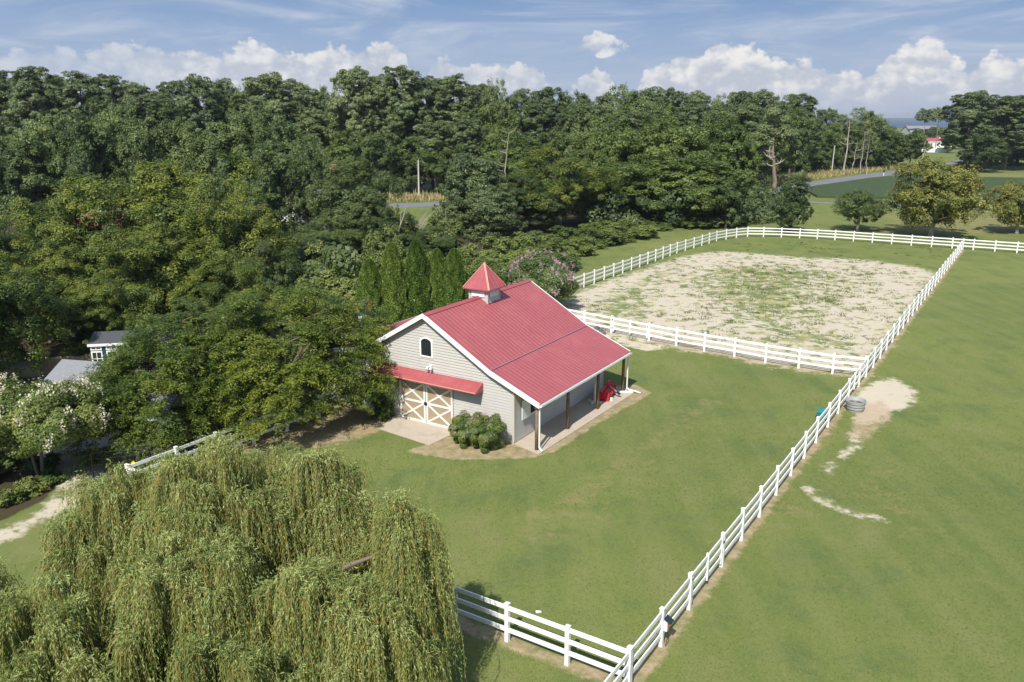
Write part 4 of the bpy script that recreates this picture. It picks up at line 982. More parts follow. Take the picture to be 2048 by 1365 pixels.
# skyline row of the woods
SKY = [(-40, 150, 185, 120), (0, 140, 190, 110), (48, 130, 180, 105), (95, 150, 192, 90), (150, 141, 185, 110), (208, 146, 188, 90), (262, 160, 192, 80), (300, 165, 195, 70), (335, 160, 190, 80), (392, 147, 182, 80), (445, 155, 192, 70), (485, 168, 190, 70), (532, 142, 182, 110), (590, 160, 190, 80), (640, 166, 192, 80), (705, 131, 178, 90),
       (760, 148, 190, 80), (805, 130, 178, 100), (860, 150, 186, 90), (912, 146, 185, 90), (955, 166, 190, 70), (992, 152, 186, 60), (1045, 176, 192, 70), (1090, 172, 190, 80), (1130, 176, 192, 75), (1165, 186, 196, 70), (1210, 184, 196, 70), (1262, 164, 186, 100), (1305, 172, 190, 80), (1348, 174, 192, 70), (1392, 180, 196, 75), (1440, 184, 200, 70), (1478, 181, 204, 70), (1518, 178, 205, 85), (1565, 188, 220, 70), (1602, 186, 225, 85)]
for i, (u, v, y, wp) in enumerate(SKY):
    key = ('pineA', 'pineB', 'pineC')[i % 3] if (i * 7) % 10 < 7 or v < 152 else 'mapB'
    kd = 'pine' if key != 'mapB' else 'leafy tree'
    place(key, 'pine_tree' if kd == 'pine' else 'woodland_tree', u, v, y, wp * 1.12, f'tall {kd} whose top meets the sky, {ORD[i]} from the left along the skyline', group='skyline trees of the woods')
# second row, fills the wood behind
ROW2 = [(20, 185, 165, 110), (110, 190, 160, 110), (190, 190, 165, 100), (280, 190, 165, 100), (360, 195, 160, 100), (440, 190, 165, 95), (510, 190, 160, 95), (575, 200, 160, 100), (625, 215, 158, 90), (680, 200, 150, 95), (738, 192, 152, 90), (800, 185, 150, 100), (862, 200, 152, 95), (915, 205, 155, 90), (975, 195, 156, 90), (1030, 205, 154, 90), (1090, 200, 156, 95), (1140, 205, 158, 90), (1190, 205, 160, 85), (1240, 200, 156, 90),
        (1320, 195, 160, 100), (1385, 205, 164, 90), (1440, 205, 172, 90), (1495, 205, 180, 95), (1545, 215, 190, 80), (1590, 212, 200, 80)]
for i, (u, v, y, wp) in enumerate(ROW2):
    if u < 1240: y = max(y, 184)
    key = ('oakA', 'pineC', 'mapA', 'pineA', 'oakB')[i % 5]
    kd = 'pine' if key.startswith('pine') else 'leafy tree'
    place(key, 'pine_tree' if kd == 'pine' else 'woodland_tree', u, v, y, wp * 1.1, f'dark {kd} just below the skyline trees, {ORD[i]} from the left there', group='second row of the woods')
# maples, left, and broad crowns of the middle distance
ROW3 = [('mapA', 20, 265, 104, 150), ('mapB', 75, 222, 110, 130), ('mapA', 150, 218, 108, 130), ('mapB', 218, 203, 112, 120), ('mapA', 290, 228, 108, 120), ('mapA', 368, 230, 110, 130), ('mapB', 440, 224, 108, 130), ('mapA', 505, 208, 112, 130), ('mapB', 565, 222, 110, 130), ('mapA', 520, 280, 100, 120), ('mapB', 612, 268, 102, 84),
        ('oakA', 690, 248, 174, 110), ('mapB', 752, 262, 172, 100), ('oakA', 815, 262, 176, 100), ('pineA', 870, 240, 172, 80), ('oakB', 905, 285, 168, 100), ('pineC', 940, 232, 172, 80), ('oakA', 990, 262, 168, 100), ('oakB', 1050, 255, 160, 110), ('oakA', 1110, 245, 156, 110), ('mapB', 1170, 250, 152, 100),
        ('oakB', 1225, 232, 134, 130), ('pineA', 1270, 215, 140, 110), ('oakA', 1310, 228, 134, 140), ('oakB', 1385, 222, 136, 140), ('oakA', 1450, 222, 140, 120), ('oakB', 1488, 240, 140, 74)]
for i, (key, u, v, y, wp) in enumerate(ROW3):
    place(key, 'maple_tree' if key.startswith('map') else 'pine_tree' if key.startswith('pine') else 'oak_tree', u, v, y, wp * 1.06, f'{"pale green maple" if key.startswith("map") else "pine" if key.startswith("pine") else "broad oak"} in the middle band of the woods, {ORD[i]} from the left there', group='middle band of the woods')
ROW4 = [('nearC', 705, 303, 92, 165, 'dark rounded tree left of the utility pole, its top below the woods'), ('nearC', 655, 430, 84, 150, 'bushy dark tree at the foot of the rounded tree left of the pole'), ('nearC', 765, 400, 88, 110, 'bushy tree just left of the foot of the utility pole'),
        ('pineLow', 940, 303, 112, 120, 'bushy young pine with long blue-green needles right above the barn cupola'), ('pineLow', 985, 372, 108, 110, 'smaller bushy pine tucked against the right side of the young pine'),
        ('nearB', 1120, 285, 118, 190, 'broad light-topped oak between the young pine and the tall oaks'), ('nearC', 1055, 345, 114, 140, 'dark leafy tree between the young pine and the broad oak'),
        ('oakA', 1195, 330, 124, 130, 'oak with drooping lower crown above the pink crape myrtle'), ('oakB', 1262, 305, 126, 150, 'oak standing over the hedge, left of the three largest crowns'), ('oakA', 1345, 300, 122, 160, 'largest dark oak over the hedge, middle of three'), ('oakB', 1412, 300, 122, 150, 'dark oak over the hedge end, right of three'), ('oakC', 1458, 345, 118, 80, 'low dark tree at the right end of the woods by the lawn'),
        ('nearC', 860, 452, 86, 120, 'low round tree right of the dead brush pile'), ('nearC', 590, 470, 78, 130, 'small dark tree in front of the far lawn gap')]
for (key, u, v, y, wp, lb) in ROW4: place(key, 'young_pine' if key == 'pineLow' else 'leafy_tree', u, v, y, wp * 1.15, lb)
NEAR = [('nearA', 318, 292, 68, 310, 'huge round-crowned tree with yellow-green top on the left, tallest of its clump'), ('nearB', 120, 335, 66, 250, 'large leafy tree left of the huge round crown'), ('nearA', 468, 350, 65, 210, 'large tree on the right flank of the huge round crown'),
        ('nearB', -90, 455, 46, 330, 'big tree mostly outside the left edge, shading the ground by the log'), ('nearB', -20, 400, 60, 200, 'large leafy tree cut by the left edge of the photo'), ('nearB', 70, 480, 56, 210, 'lower leafy tree above the log pile at left'), ('nearA', 290, 425, 58, 270, 'bright lower crown in front of the huge round tree'), ('nearB', 440, 500, 57, 180, 'dark lower tree between the huge crown and the vine thicket'), ('nearA', 180, 540, 54, 190, 'low leafy tree right above the blue shed'), ('nearC', 380, 590, 53, 150, 'small shaded tree behind the locust at the wood edge'), ('nearC', 520, 470, 63, 120, 'dark tree at the right foot of the left clump')]
for (key, u, v, y, wp, lb) in NEAR: place(key, 'elm_tree' if key != 'nearC' else 'leafy_tree', u, v, y, wp * 1.03, lb)
# right side trees
ROWR = [('oakA', 1548, 262, 232, 70), ('pineC', 1578, 232, 238, 60), ('oakB', 1615, 232, 244, 70), ('mapA', 1650, 214, 252, 70), ('oakA', 1682, 232, 250, 60), ('mapB', 1738, 212, 262, 62), ('oakB', 1712, 250, 254, 60), ('oakA', 1770, 248, 262, 60), ('oakC', 1800, 262, 270, 56), ('oakB', 1828, 258, 280, 52), ('oakA', 1640, 275, 242, 60), ('oakC', 1592, 290, 236, 60), ('oakC', 1755, 280, 256, 50), ('oakB', 1700, 290, 250, 60)]
for i, (key, u, v, y, wp) in enumerate(ROWR):
    place(key, 'woodland_tree', u, v, y, wp * 1.3, f'{"taller" if v < 245 else "lower"} tree behind the tall grass beside the road, {ORD[i]} counted along the wood edge', group='trees along the road')
ROWB = [('oakC', 1845, 256, 560, 40), ('oakA', 1872, 252, 580, 40), ('oakB', 1912, 250, 430, 40), ('oakC', 1826, 268, 360, 34), ('oakC', 1900, 268, 380, 30)]
for i, (key, u, v, y, wp) in enumerate(ROWB): place(key, 'distant_tree', u, v, y, wp * 1.3, f'small distant tree around the far red-roofed house, {ORD[i]} of five', group='trees round the far house')
BIGP = [('pineA', 1950, 180, 250, 84, 'tall spreading pine nearest the far house, left one of the right-hand group'), ('pineB', 1990, 196, 262, 110, 'tall dark pine in the right-hand group, second from the left'), ('pineC', 2032, 190, 255, 110, 'tall pine with leaning bare trunk at the right edge'), ('pineA', 2090, 186, 258, 120, 'tall pine cut off by the right edge of the photo'), ('oakC', 1975, 262, 245, 80, 'lower dark tree beneath the right-hand pines'), ('oakC', 2045, 270, 285, 120, 'dark tree behind the right-hand pines'), ('oakC', 1990, 272, 290, 110, 'dark low tree far back between the right-hand pine trunks')]
for (key, u, v, y, wp, lb) in BIGP: place(key, 'pine_tree' if key.startswith('pine') else 'leafy_tree', u, v, y, wp * 1.2, lb)
make_pine('flatpine', 36, M['pine'], 22, 6, .74, 22, 200, .7, round_=.7)
for u, v, wp, lb in ((1855, 216, 34, 'flat-topped pine alone on the horizon, left one of a pair'), (1882, 214, 34, 'flat-topped pine alone on the horizon, right one of a pair')): place('flatpine', 'pine_tree', u, v, 430, wp, lb)
place('smallB', 'leafy_tree', 1592, 346, 112.5, 76, 'narrow dark tree behind the far arena fence, left of three on the lawn')
place('smallA', 'leafy_tree', 1725, 376, 115, 112, 'small round dark tree behind the far arena fence, middle of three on the lawn')
place('sycA', 'sycamore_tree', 1883, 310, 109, 182, 'broad yellowish sycamore behind the far corner of the arena fence')
place('sycA', 'sycamore_tree', 2052, 355, 113, 130, 'yellowish sycamore cut by the right edge of the photo')

# dead-limbed pine
def dead_tree(name, u, vbase, vtop, rad, label, mat, limbs, seed, y=None, crown=None):
    p = g(u, vbase) if y is None else np.array([*at(u, vbase, y)[:2], 0]); y = p[1]; top = at(u, vtop, y)[2]; r = np.random.default_rng(seed)
    o = empty(name, p); tag(o, label, 'tree'); mb = MB(); pts = [np.array([0, 0, -.2])]
    for i in range(7): pts.append(pts[-1] + np.array([r.normal(0, .25), r.normal(0, .2), top / 7]))
    mb.tube(pts, [rad * (1 - .12 * i) for i in range(8)], 9); mb.build('trunk', mat, o)
    mb = MB()
    for k in range(limbs):
        t = r.uniform(.4, 1.0); i = int(t * 6.99); b = pts[i] + (pts[i + 1] - pts[i]) * (t * 7 - i if t < 1 else .5); th = r.uniform(0, 6.28); ln = r.uniform(1.2, 3.2)
        m1 = b + np.array([math.cos(th), math.sin(th) * .6, .25]) * ln * .6; m2 = m1 + np.array([math.cos(th + r.normal(0, .5)) * .5, .1, r.uniform(.2, 1)]) * ln * .5
        mb.tube([b, m1, m2], [rad * .28, rad * .18, rad * .06], 5); mb.tube([m1, m1 + np.array([r.normal(0, .6), 0, r.uniform(.3, 1.1)])], [rad * .1, rad * .03], 4)
    mb.build('dead_limbs', M['deadwood'], o)
    return o, pts
o, pts = dead_tree('dead_limbed_pine', 1545, 403, 262, .52, 'old pine with bare broken limbs and pinkish trunk beside the road', M['pinebark'], 20, 4)
r = np.random.default_rng(9); C = np.array([pts[-1] + np.array([dx, dy, dz]) for dx, dy, dz in ((0, 0, 0), (-2, 0, -1), (2, .5, -.6), (3.4, 0, -2), (-3.2, 0, -2.4), (1, 1, -2.4), (4, 0, -4), (-1.2, 0, .8), (-4.4, 0, -4.5), (1.6, 0, .6), (4.6, .5, -5.6))]); C = np.concatenate([C, C * np.array([1, 1, 1]) + r.normal(0, 1.2, C.shape), C + np.array([0, 0, 1.6])]); q = np.full(len(C), 1.5)
V, tn = puff_leaves(r, C, q, pts[-1] - np.array([0, 0, 4]), 330, .5, .17, flat=.6); link('crown', quads_mesh('pine_top', V, M['pine'], tn), o)
for u, vb, vt, rd, lb, sd in ((1688, 334, 225, .28, 'tall white dead tree with forked bare limbs at the wood edge', 1), (1704, 333, 280, .18, 'short bleached dead trunk right of the forked dead tree', 2), (1722, 331, 262, .16, 'thin pale leaning dead tree at the wood edge', 5), (1735, 330, 270, .13, 'thinnest pale dead trunk near the bend of the road', 6)):
    dead_tree('dead_tree', u, vb, vt, rd, lb, M['deadwood'], 9, sd, y=236)
dead_tree('dead_tree', 1030, 340, 262, .16, 'bleached dead tree standing among the oaks above the barn roof', M['deadwood'], 12, 8, y=128)
# dead brush
bp = g(825, 480); br = empty('brush_pile', bp); tag(br, 'heap of bare bleached branches in front of the utility pole', 'branches')
r = np.random.default_rng(3); mb = MB()
for k in range(34):
    b = np.array([r.normal(0, .5), r.normal(0, .4), .1]); d = np.array([r.uniform(-.2, 1), r.normal(0, .3), r.uniform(.4, 1.1)]); ln = r.uniform(2.5, 5.0)
    m1 = b + d * ln * .5 + r.normal(0, .15, 3); mb.tube([b, m1, b + d * ln + np.array([.5, 0, -.1])], [.06, .035, .01], 4)
    for j in range(3): e = m1 + np.array([r.uniform(-.3, .9), r.normal(0, .3), r.uniform(0, .8)]); mb.tube([m1, e], [.022, .006], 4)
mb.build('branches', M['deadwood'], br)
bd = at(788, 415, 86); o = empty('dead_branch', (bd[0], 86, 0)); tag(o, 'single bare curved branch sticking up left of the utility pole', 'branch')
MB().tube([(0, 0, 0), (.2, 0, 3.5), (1.0, 0, 5.6), (1.5, 0, 7.2)], [.09, .08, .06, .02], 6).build('branch', M['deadwood'], o); MB().tube([(.6, 0, 4.6), (.7, 0, 5.8), (1.1, 0, 6.6)], [.04, .03, .01], 5).build('twig', M['deadwood'], o)

# hedge and vine thickets
HED = [(880, 500, 76, 130), (940, 500, 78, 130), (905, 545, 70, 120), (975, 520, 76, 120), (1000, 470, 84, 130), (1065, 462, 92, 120), (1130, 452, 100, 120), (1190, 446, 104, 120), (1245, 440, 110, 110), (1292, 440, 118, 100), (1040, 505, 80, 110), (1095, 492, 84, 110), (1140, 476, 94, 100), (1190, 466, 102, 90), (1235, 458, 110, 80), (1105, 512, 84, 80),
       (1335, 436, 120, 60), (1400, 418, 120, 90), (1445, 416, 122, 76), (1480, 420, 124, 56), (1365, 430, 122, 64)]
for i, (u, v, y, wp) in enumerate(HED): place(('vineA', 'vineB')[i % 2], 'vine_covered_shrub', u, v, y, wp * 1.2, f'vine-covered shrub of the hedge behind the arena fence, {ORD[i]} counted from the barn end', cat='shrub', group='shrubs of the hedge along the woods', parts=('leaves', 'stems'))
THK = [(795, 408, 92, 62), (560, 600, 58, 130), (610, 560, 62, 140), (670, 540, 64, 150), (720, 520, 68, 130), (650, 590, 57, 140), (590, 525, 70, 120), (700, 590, 56, 110), (800, 480, 74, 110), (750, 500, 72, 120), (840, 500, 72, 110), (520, 560, 64, 110), (770, 445, 80, 90), (880, 430, 96, 90), (640, 480, 76, 110)]
for i, (u, v, y, wp) in enumerate(THK): place(('vineB', 'vineA')[i % 2], 'vine_covered_shrub', u, v, y, wp * 1.2, f'grey-green vine thicket between locust and arborvitae row, {ORD[i]} of fifteen mounds', cat='shrub', group='vine thicket behind the barn', parts=('leaves', 'stems'))
# undergrowth that nobody could count, beneath the wood edges
r = np.random.default_rng(99)
Cs = []
for (x0, y0, x1, y1, n_) in ((-70, 175, 60, 185, 150), (5, 135, 45, 140, 60), (60, 232, 118, 262, 90), (-60, 60, -14, 66, 90), (150, 270, 240, 300, 80), (-45, 100, -10, 104, 30), (10, 120, 42, 125, 50)):
    t = r.random(n_); Cs.append(np.stack([x0 + (x1 - x0) * t + r.normal(0, 1.5, n_), y0 + (y1 - y0) * t + r.normal(0, 2.5, n_), r.uniform(.3, 4.2, n_)], -1))
Cs = np.concatenate(Cs); V, tn = puff_leaves(r, Cs, r.uniform(1.2, 2.4, len(Cs)), Cs.mean(0) - np.array([0, -40, 30]), 130, .5, .3)
V[:, :, 2] = np.maximum(V[:, :, 2], .02)
tag(link('undergrowth', quads_mesh('undergrowth', V, M['dark'], tn * .7)), 'dense dark undergrowth filling the foot of the woods', 'undergrowth', kind='stuff')
# tall dry grass beside the road
r = np.random.default_rng(17); n = 26000
t = r.random(n); k = (t * (len(rp) - 1)).astype(int); rpn = np.array(rp); P = rpn[k] + (rpn[np.minimum(k + 1, len(rp) - 1)] - rpn[k]) * (t * (len(rp) - 1) - k)[:, None]
dd = unit(rpn[np.minimum(k + 1, len(rp) - 1)] - rpn[k]); nn = np.stack([-dd[:, 1], dd[:, 0], 0 * dd[:, 0]], -1); P = P + nn * (5.2 + 11 * r.random(n) ** 1.1)[:, None]
kk = (P[:, 0] > -30) & (P[:, 0] < 128); P = P[kk]; n = len(P)
hh = r.uniform(.6, 1.7, n) * np.clip((np.hypot(0, 1) * r.random(n) + .4), 0, 1); D = unit(np.stack([r.normal(0, .25, n), r.normal(0, .25, n), np.ones(n)], -1)); P[:, 2] = hh / 2
V = leaf_quads(P, D, np.stack([r.normal(0, .4, n), -np.ones(n), r.random(n) * .4], -1), hh, r.uniform(.12, .3, n))
tag(link('tall_grass', quads_mesh('tall_grass', V, M['tallgrass'], r.random(n))), 'tall dry straw-coloured grass along the far side of the road', 'grass', kind='stuff')
# weeds and lawn tufts: short blades
def tufts(name, pts, hmin, hmax, blades, spread, mat, label, seed):
    r = np.random.default_rng(seed); n = len(pts); idx = np.repeat(np.arange(n), blades)
    P = pts[idx] + np.stack([r.normal(0, spread, len(idx)), r.normal(0, spread, len(idx)), np.zeros(len(idx))], -1)
    h = r.uniform(hmin, hmax, len(idx)); P[:, 2] = h * .42
    D = unit(np.stack([r.normal(0, .6, len(idx)), r.normal(0, .6, len(idx)), np.ones(len(idx))], -1))
    V = leaf_quads(P, D, r.normal(size=(len(idx), 3)), h, h * .22); V[:, :, 2] = np.maximum(V[:, :, 2], .005)
    tag(link(name, quads_mesh(name, V, mat, np.clip(.5 + r.normal(0, .2, n)[idx] + r.normal(0, .15, len(idx)), 0, 1))), label, 'grass', kind='stuff')
r = np.random.default_rng(23)
cl = g(1540, 600); pts = []
while len(pts) < 1500:
    p = np.array([r.uniform(6, 55), r.uniform(48, 104), 0])
    if in_poly(np.array([p[0]]), np.array([p[1]]), arena_poly)[0]:
        dcen = (abs((p - W(45, -2)) @ DA) / 24) ** 2 + (abs((p - W(45, -2)) @ DB) / 11) ** 2
        if r.random() < max(.22, 1.1 - dcen): pts.append(p + 0); pts += [p + np.array([r.normal(0, .5), r.normal(0, .5), 0]) for _ in range(3)]
tufts('weeds', np.array(pts), .08, .22, 14, .16, M['weed'], 'scattered yellow-green weeds and grass tufts on the sandy arena', 24)

r = np.random.default_rng(29); n = 330000
yy = 12 + 50 * r.random(n) ** 1.7; xx = yy * np.where(r.random(n) < .8, r.uniform(-.42, .74, n), r.normal(.3, .75, n)); P = np.stack([xx, yy, np.zeros(n)], -1)
S_, G_, B__, F_ = g_masks(xx, yy); lb_ = (P - CORNER) @ DA; bb_ = (P - CORNER) @ DB
kk = (S_ < .35) & (G_ < .5) & (F_ < .4) & ~((lb_ > -2.2) & (lb_ < 11) & (bb_ > -2.1) & (bb_ < 13)); P = P[kk]; n = len(P)
hh = r.uniform(.022, .055, n) * (1 + (P[:, 1] > 30) * .3); P[:, 2] = hh * .4; D = unit(np.stack([r.normal(0, 1, n), r.normal(0, 1, n), np.full(n, .55)], -1))
V = leaf_quads(P, D, unit(np.array([0, -.25, 1.0]) + r.normal(0, .35, (n, 3))), hh, hh * .45); V[:, :, 2] = np.maximum(V[:, :, 2], .004)
M['lawnblade'] = leafmat('lawn_blades', (.098, .135, .034), (.150, .190, .048), (.25, .255, .080), patch=.3, trans=.4)
tag(link('lawn_grass', quads_mesh('lawn_grass', V, M['lawnblade'], np.clip(r.normal(.5, .2, n), 0, 1))), 'short mown grass blades of the lawns near the camera', 'grass', kind='stuff')
# ------------------------------------------------------------------ arborvitae
r = np.random.default_rng(71); H_, R_ = 6.0, 1.25; n = 52000
t = r.random(n) ** .8; th = r.uniform(0, 6.28, n); plume = .5 + .5 * np.sin(th * 7 + t * 5 + np.sin(t * 23) * 1.2)
rad = R_ * ((1 - t) ** .55 * .93 + .04) * (.80 + .22 * plume) * (1 - .25 * r.random(n) ** 3) * np.where(t < .06, .85, 1)
P = np.stack([rad * np.cos(th), rad * np.sin(th), t * H_ + .05], -1); o_ = np.stack([np.cos(th), np.sin(th), 0 * th], -1)
D = unit(o_ * .35 + np.array([0, 0, 1]) + r.normal(0, .35, (n, 3))); Nn = unit(o_ + r.normal(0, .55, (n, 3)))
V = leaf_quads(P, D, Nn, r.uniform(.10, .22, n), r.uniform(.05, .10, n)); tone = np.clip(.28 + .34 * plume + r.normal(0, .16, n), 0, 1)
TPL['arbor'] = dict(crown=quads_mesh('arborvitae_crown', V, M['arbor'], tone), trunk=MB().tube([(0, 0, -.1), (0, 0, 3), (0, 0, 5.6)], [.09, .06, .01], 7).mesh('arborvitae_trunk', M['bark']), H=H_, R=R_, extra=[])
ARB = [(738, 520, 61, 76), (783, 488, 61.5, 80), (832, 482, 62, 80), (873, 500, 62.5, 70), (908, 500, 62, 74)]
for i, (u, v, y, wp) in enumerate(ARB): place('arbor', 'arborvitae', u, v, y, wp * 1.12, f'narrow conical evergreen in the row behind the barn roof, {ORD[i]} from the left of five', group='arborvitae row behind the barn')

# ------------------------------------------------------------------ crape myrtles, rose bushes
def flowers(r, C, q, D, m, size, per, droop=0, lo=-.2):
    k = r.integers(0, len(C), m * 3); k = k[D[k][:, 2] > lo][:m]; m = len(k)
    c = C[k] + unit(D[k] + r.normal(0, .35, (m, 3))) * (q[k] * r.uniform(.95, 1.15, m))[:, None]
    idx = np.repeat(np.arange(m), per); s = size * r.uniform(.6, 1.4, m)[idx]
    P = c[idx] + r.normal(0, 1, (len(idx), 3)) * s[:, None] * np.array([.8, .8, 1.1])
    return leaf_quads(P, r.normal(size=(len(idx), 3)), unit(D[k][idx] + r.normal(0, .7, (len(idx), 3))), s * 1.0, s * .8), np.clip(r.normal(.5, .2, m)[idx] + r.normal(0, .15, len(idx)), 0, 1)
def make_myrtle(key, seed, lm, fm, H, R, lo, nfl, leaf=.13, n=90, per=420, fsize=.07, bark='greybark', multi=4, part='blossoms'):
    r = np.random.default_rng(seed); zc = H * (1 + lo) / 2; Rz = H * (1 - lo) / 2
    C, q, D = puffs_ellipsoid(r, n, (0, 0, zc), R * .98, Rz * .98, R * .21, seedlobe=3)
    V, t = puff_leaves(r, C, q, np.array([0, 0, zc - Rz * .4]), per, leaf, leaf * .6)
    Ci = C * np.array([.55, .55, 1]); Ci[:, 2] = zc + (C[:, 2] - zc) * .5
    V2, t2 = puff_leaves(r, Ci, q * 1.3, np.array([0, 0, zc]), per // 5, leaf * 2, leaf * 1.3, surf=.2)
    V = np.concatenate([V, V2]); t = np.concatenate([t, t2 * .7])
    F, ft = flowers(r, C, q, D, nfl, fsize, 16)
    mb = MB()
    for k in range(multi):
        th = k * 6.28 / multi + .4; mb.tube([(.12 * math.cos(th), .12 * math.sin(th), -.1), (.3 * math.cos(th), .3 * math.sin(th), H * .35), (R * .4 * math.cos(th), R * .4 * math.sin(th), H * .7)], [.08, .06, .02], 7)
    register(key, quads_mesh(key + '_crown', V, lm, t), mb.mesh(key + '_trunk', M[bark]), H, R, [(part, quads_mesh(key + '_blossoms', F, fm, ft))])
make_myrtle('pinkm', 81, M['myrtle'], M['pink'], 5, 3.3, .08, 420, leaf=.15, fsize=.06)
make_myrtle('whitem', 82, M['wmyrtle'], M['white_fl'], 4.6, 3.3, .42, 210, leaf=.13, multi=3, bark='pinebark', fsize=.085, per=560)
make_myrtle('rose', 83, M['rose'], M['pink'], 1.7, 1.35, .02, 70, leaf=.085, n=70, per=260, fsize=.035, multi=5)
place('pinkm', 'crape_myrtle', 1080, 507, 66, 156, 'round crape myrtle covered in pink blossom behind the barn roof')
p = g(55, 965); plant('whitem', 'crape_myrtle', p[0] + .3, p[1] + .6, 4.2, 6.4, 'white-flowering crape myrtle with bare brown trunk at the left edge')
p = g(150, 905); plant('whitem', 'crape_myrtle', p[0] + .1, p[1] + 1.2, 3.3, 4.6, 'second white-flowering crape myrtle, touching the big feathery locust')
p = W(-1.15, 2.05); plant('rose', 'rose_bush', p[0], p[1], 1.62, 2.0, 'large rose bush with pale blooms, part left of its pair by the barn door', cat='bush', parts=('leaves', 'stems'))
p = W(-1.1, .95); plant('rose', 'rose_bush', p[0], p[1], 1.72, 2.1, 'large rose bush by the front corner of the barn, right one of its pair', cat='bush', parts=('leaves', 'stems'))
p = W(-.75, 7.95); plant('roseA', 'rose_bush', p[0], p[1], 1.45, 1.7, 'sparse shaded rose bush left of the barn doors', cat='bush', parts=('leaves', 'stems'))
make_myrtle('lantana', 84, M['vine'], M['orange_fl'], 2.6, 1.8, .02, 60, leaf=.13, n=50, per=240, fsize=.05, multi=4)
place('lantana', 'flowering_shrub', 712, 608, 55, 110, 'shrub with orange flowers behind the left barn roof', cat='shrub', parts=('leaves', 'stems'))
bh = at(722, 650, 52); o = empty('birdhouse', (bh[0], 52, 0)); tag(o, 'small teal-roofed birdhouse on a pale post behind the barn', 'birdhouse')
zt = at(722, 632, 52)[2]
MB().box(-.05, .05, -.05, .05, 0, zt - .2).build('post', M['trim'], o); MB().box(-.13, .13, -.12, .12, zt - .2, zt + .1).build('house_box', M['trim'], o)
MB().add([(-.2, -.18, zt + .08), (.2, -.18, zt + .08), (.2, .18, zt + .08), (-.2, .18, zt + .08), (0, -.18, zt + .25), (0, .18, zt + .25)], [(0, 1, 4), (1, 2, 5, 4), (2, 3, 5), (3, 0, 4, 5), (3, 2, 1, 0)]).build('house_roof', M['teal'], o)

# ------------------------------------------------------------------ honey locusts: feathery sprays
def locust(seed, R, H, lo, nspray, leaf=.13):
    r = np.random.default_rng(seed); zc = H * (lo + 1) / 2; Rz = H * (1 - lo) / 2
    # limb tips over an uneven flat dome, several layers
    n = nspray; ph = np.arccos(r.uniform(-.25, 1, n)); th = r.uniform(0, 6.28, n)
    lob = 1 + .13 * np.sin(3 * th + 1) + .10 * np.sin(5 * th + 2 * ph + seed)
    rr = r.uniform(.55, 1.0, n) ** .5 * lob
    C = np.stack([R * rr * np.sin(ph) * np.cos(th), R * rr * np.sin(ph) * np.sin(th), H * lo + (H * (1 - lo)) * np.clip(rr * np.cos(ph), -.18, 1) * .92], -1)
    # pull sprays into clumps
    K = 80; cc = C[r.integers(0, n, K)]; j = np.argmin(((C[:, None, :] - cc[None]) ** 2).sum(-1), 1); C = C * .55 + cc[j] * .45
    ctn = r.normal(0, .14, K)[j]
    outd = unit(np.stack([np.cos(th), np.sin(th), np.full(n, .15)], -1) + r.normal(0, .45, (n, 3)) * np.array([1, 1, .3]))
    per = 110; idx = np.repeat(np.arange(n), per); s = r.random(len(idx)); Ls = r.uniform(.8, 1.8, n)[idx]
    sd = unit(np.cross(outd, (0, 0, 1)))[idx]; lat = r.uniform(-1, 1, len(idx)) * .38 * (1 - .55 * s)
    P = C[idx] + outd[idx] * (s * Ls)[:, None] + sd * lat[:, None]; P[:, 2] += .22 * s * Ls - .62 * (s * Ls) ** 2 * .55 - np.abs(lat) * .25 + r.normal(0, .05, len(idx))
    D = unit(sd * np.sign(lat)[:, None] + outd[idx] * .7 + np.array([0, 0, -.35]) + r.normal(0, .3, (len(idx), 3)))
    Nn = unit(np.array([0, 0, 1.]) + r.normal(0, .45, (len(idx), 3)))
    V = leaf_quads(P, D, Nn, leaf * r.uniform(.7, 1.5, len(idx)), leaf * .38 * r.uniform(.7, 1.2, len(idx)))
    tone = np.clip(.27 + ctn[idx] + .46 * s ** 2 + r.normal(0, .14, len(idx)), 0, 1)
    mb = MB(); th0 = r.uniform(0, 6); mb.tube([(0, 0, -.2), (.05, 0, H * .22), (.1, .05, H * .4)], [.20, .17, .15], 9)
    for k in range(9):
        t2 = th0 + k * .7; e1 = np.array([math.cos(t2) * R * .4, math.sin(t2) * R * .4, H * .62]); e2 = np.array([math.cos(t2 + .2) * R * .8, math.sin(t2 + .2) * R * .8, H * .72])
        mb.tube([(.1, .05, H * (.3 + .01 * k)), e1, e2], [.10, .07, .02], 6)
    tw = MB()
    for k in range(0, n, 3):
        a0 = C[k]; a1 = a0 + outd[k] * .6 + np.array([0, 0, .05]); tw.tube([a0 - outd[k] * .5, a0, a1], [.02, .014, .006], 3, cap=False)
    return V, tone, mb, tw
for (seed, R, H, lo, ns, pos, lb) in ((5, 4.5, 7.6, .30, 1500, g(580, 838), 'large feathery honey locust touching the left end of the barn'), (6, 4.0, 6.6, .30, 1150, g(392, 862), 'feathery honey locust in the middle between barn and white-flowering trees'), (7, 2.7, 4.9, .2, 650, g(290, 888), 'smaller darker honey locust above the yellow board'), (8, 2.6, 5.4, .3, 500, g(690, 800) + np.array([0, 2.5, 0]), 'yellow-green locust behind the left barn roof')):
    V, tn, mb, tw = locust(seed, R, H, lo, ns)
    o = empty('honey_locust', pos); tag(o, lb, 'tree')
    link('crown', quads_mesh('locust_crown', V, M['locust'], tn), o); mb.build('trunk', M['bark'], o); tag(tw.build('twigs', M['willow_twig'], o), kind='stuff')

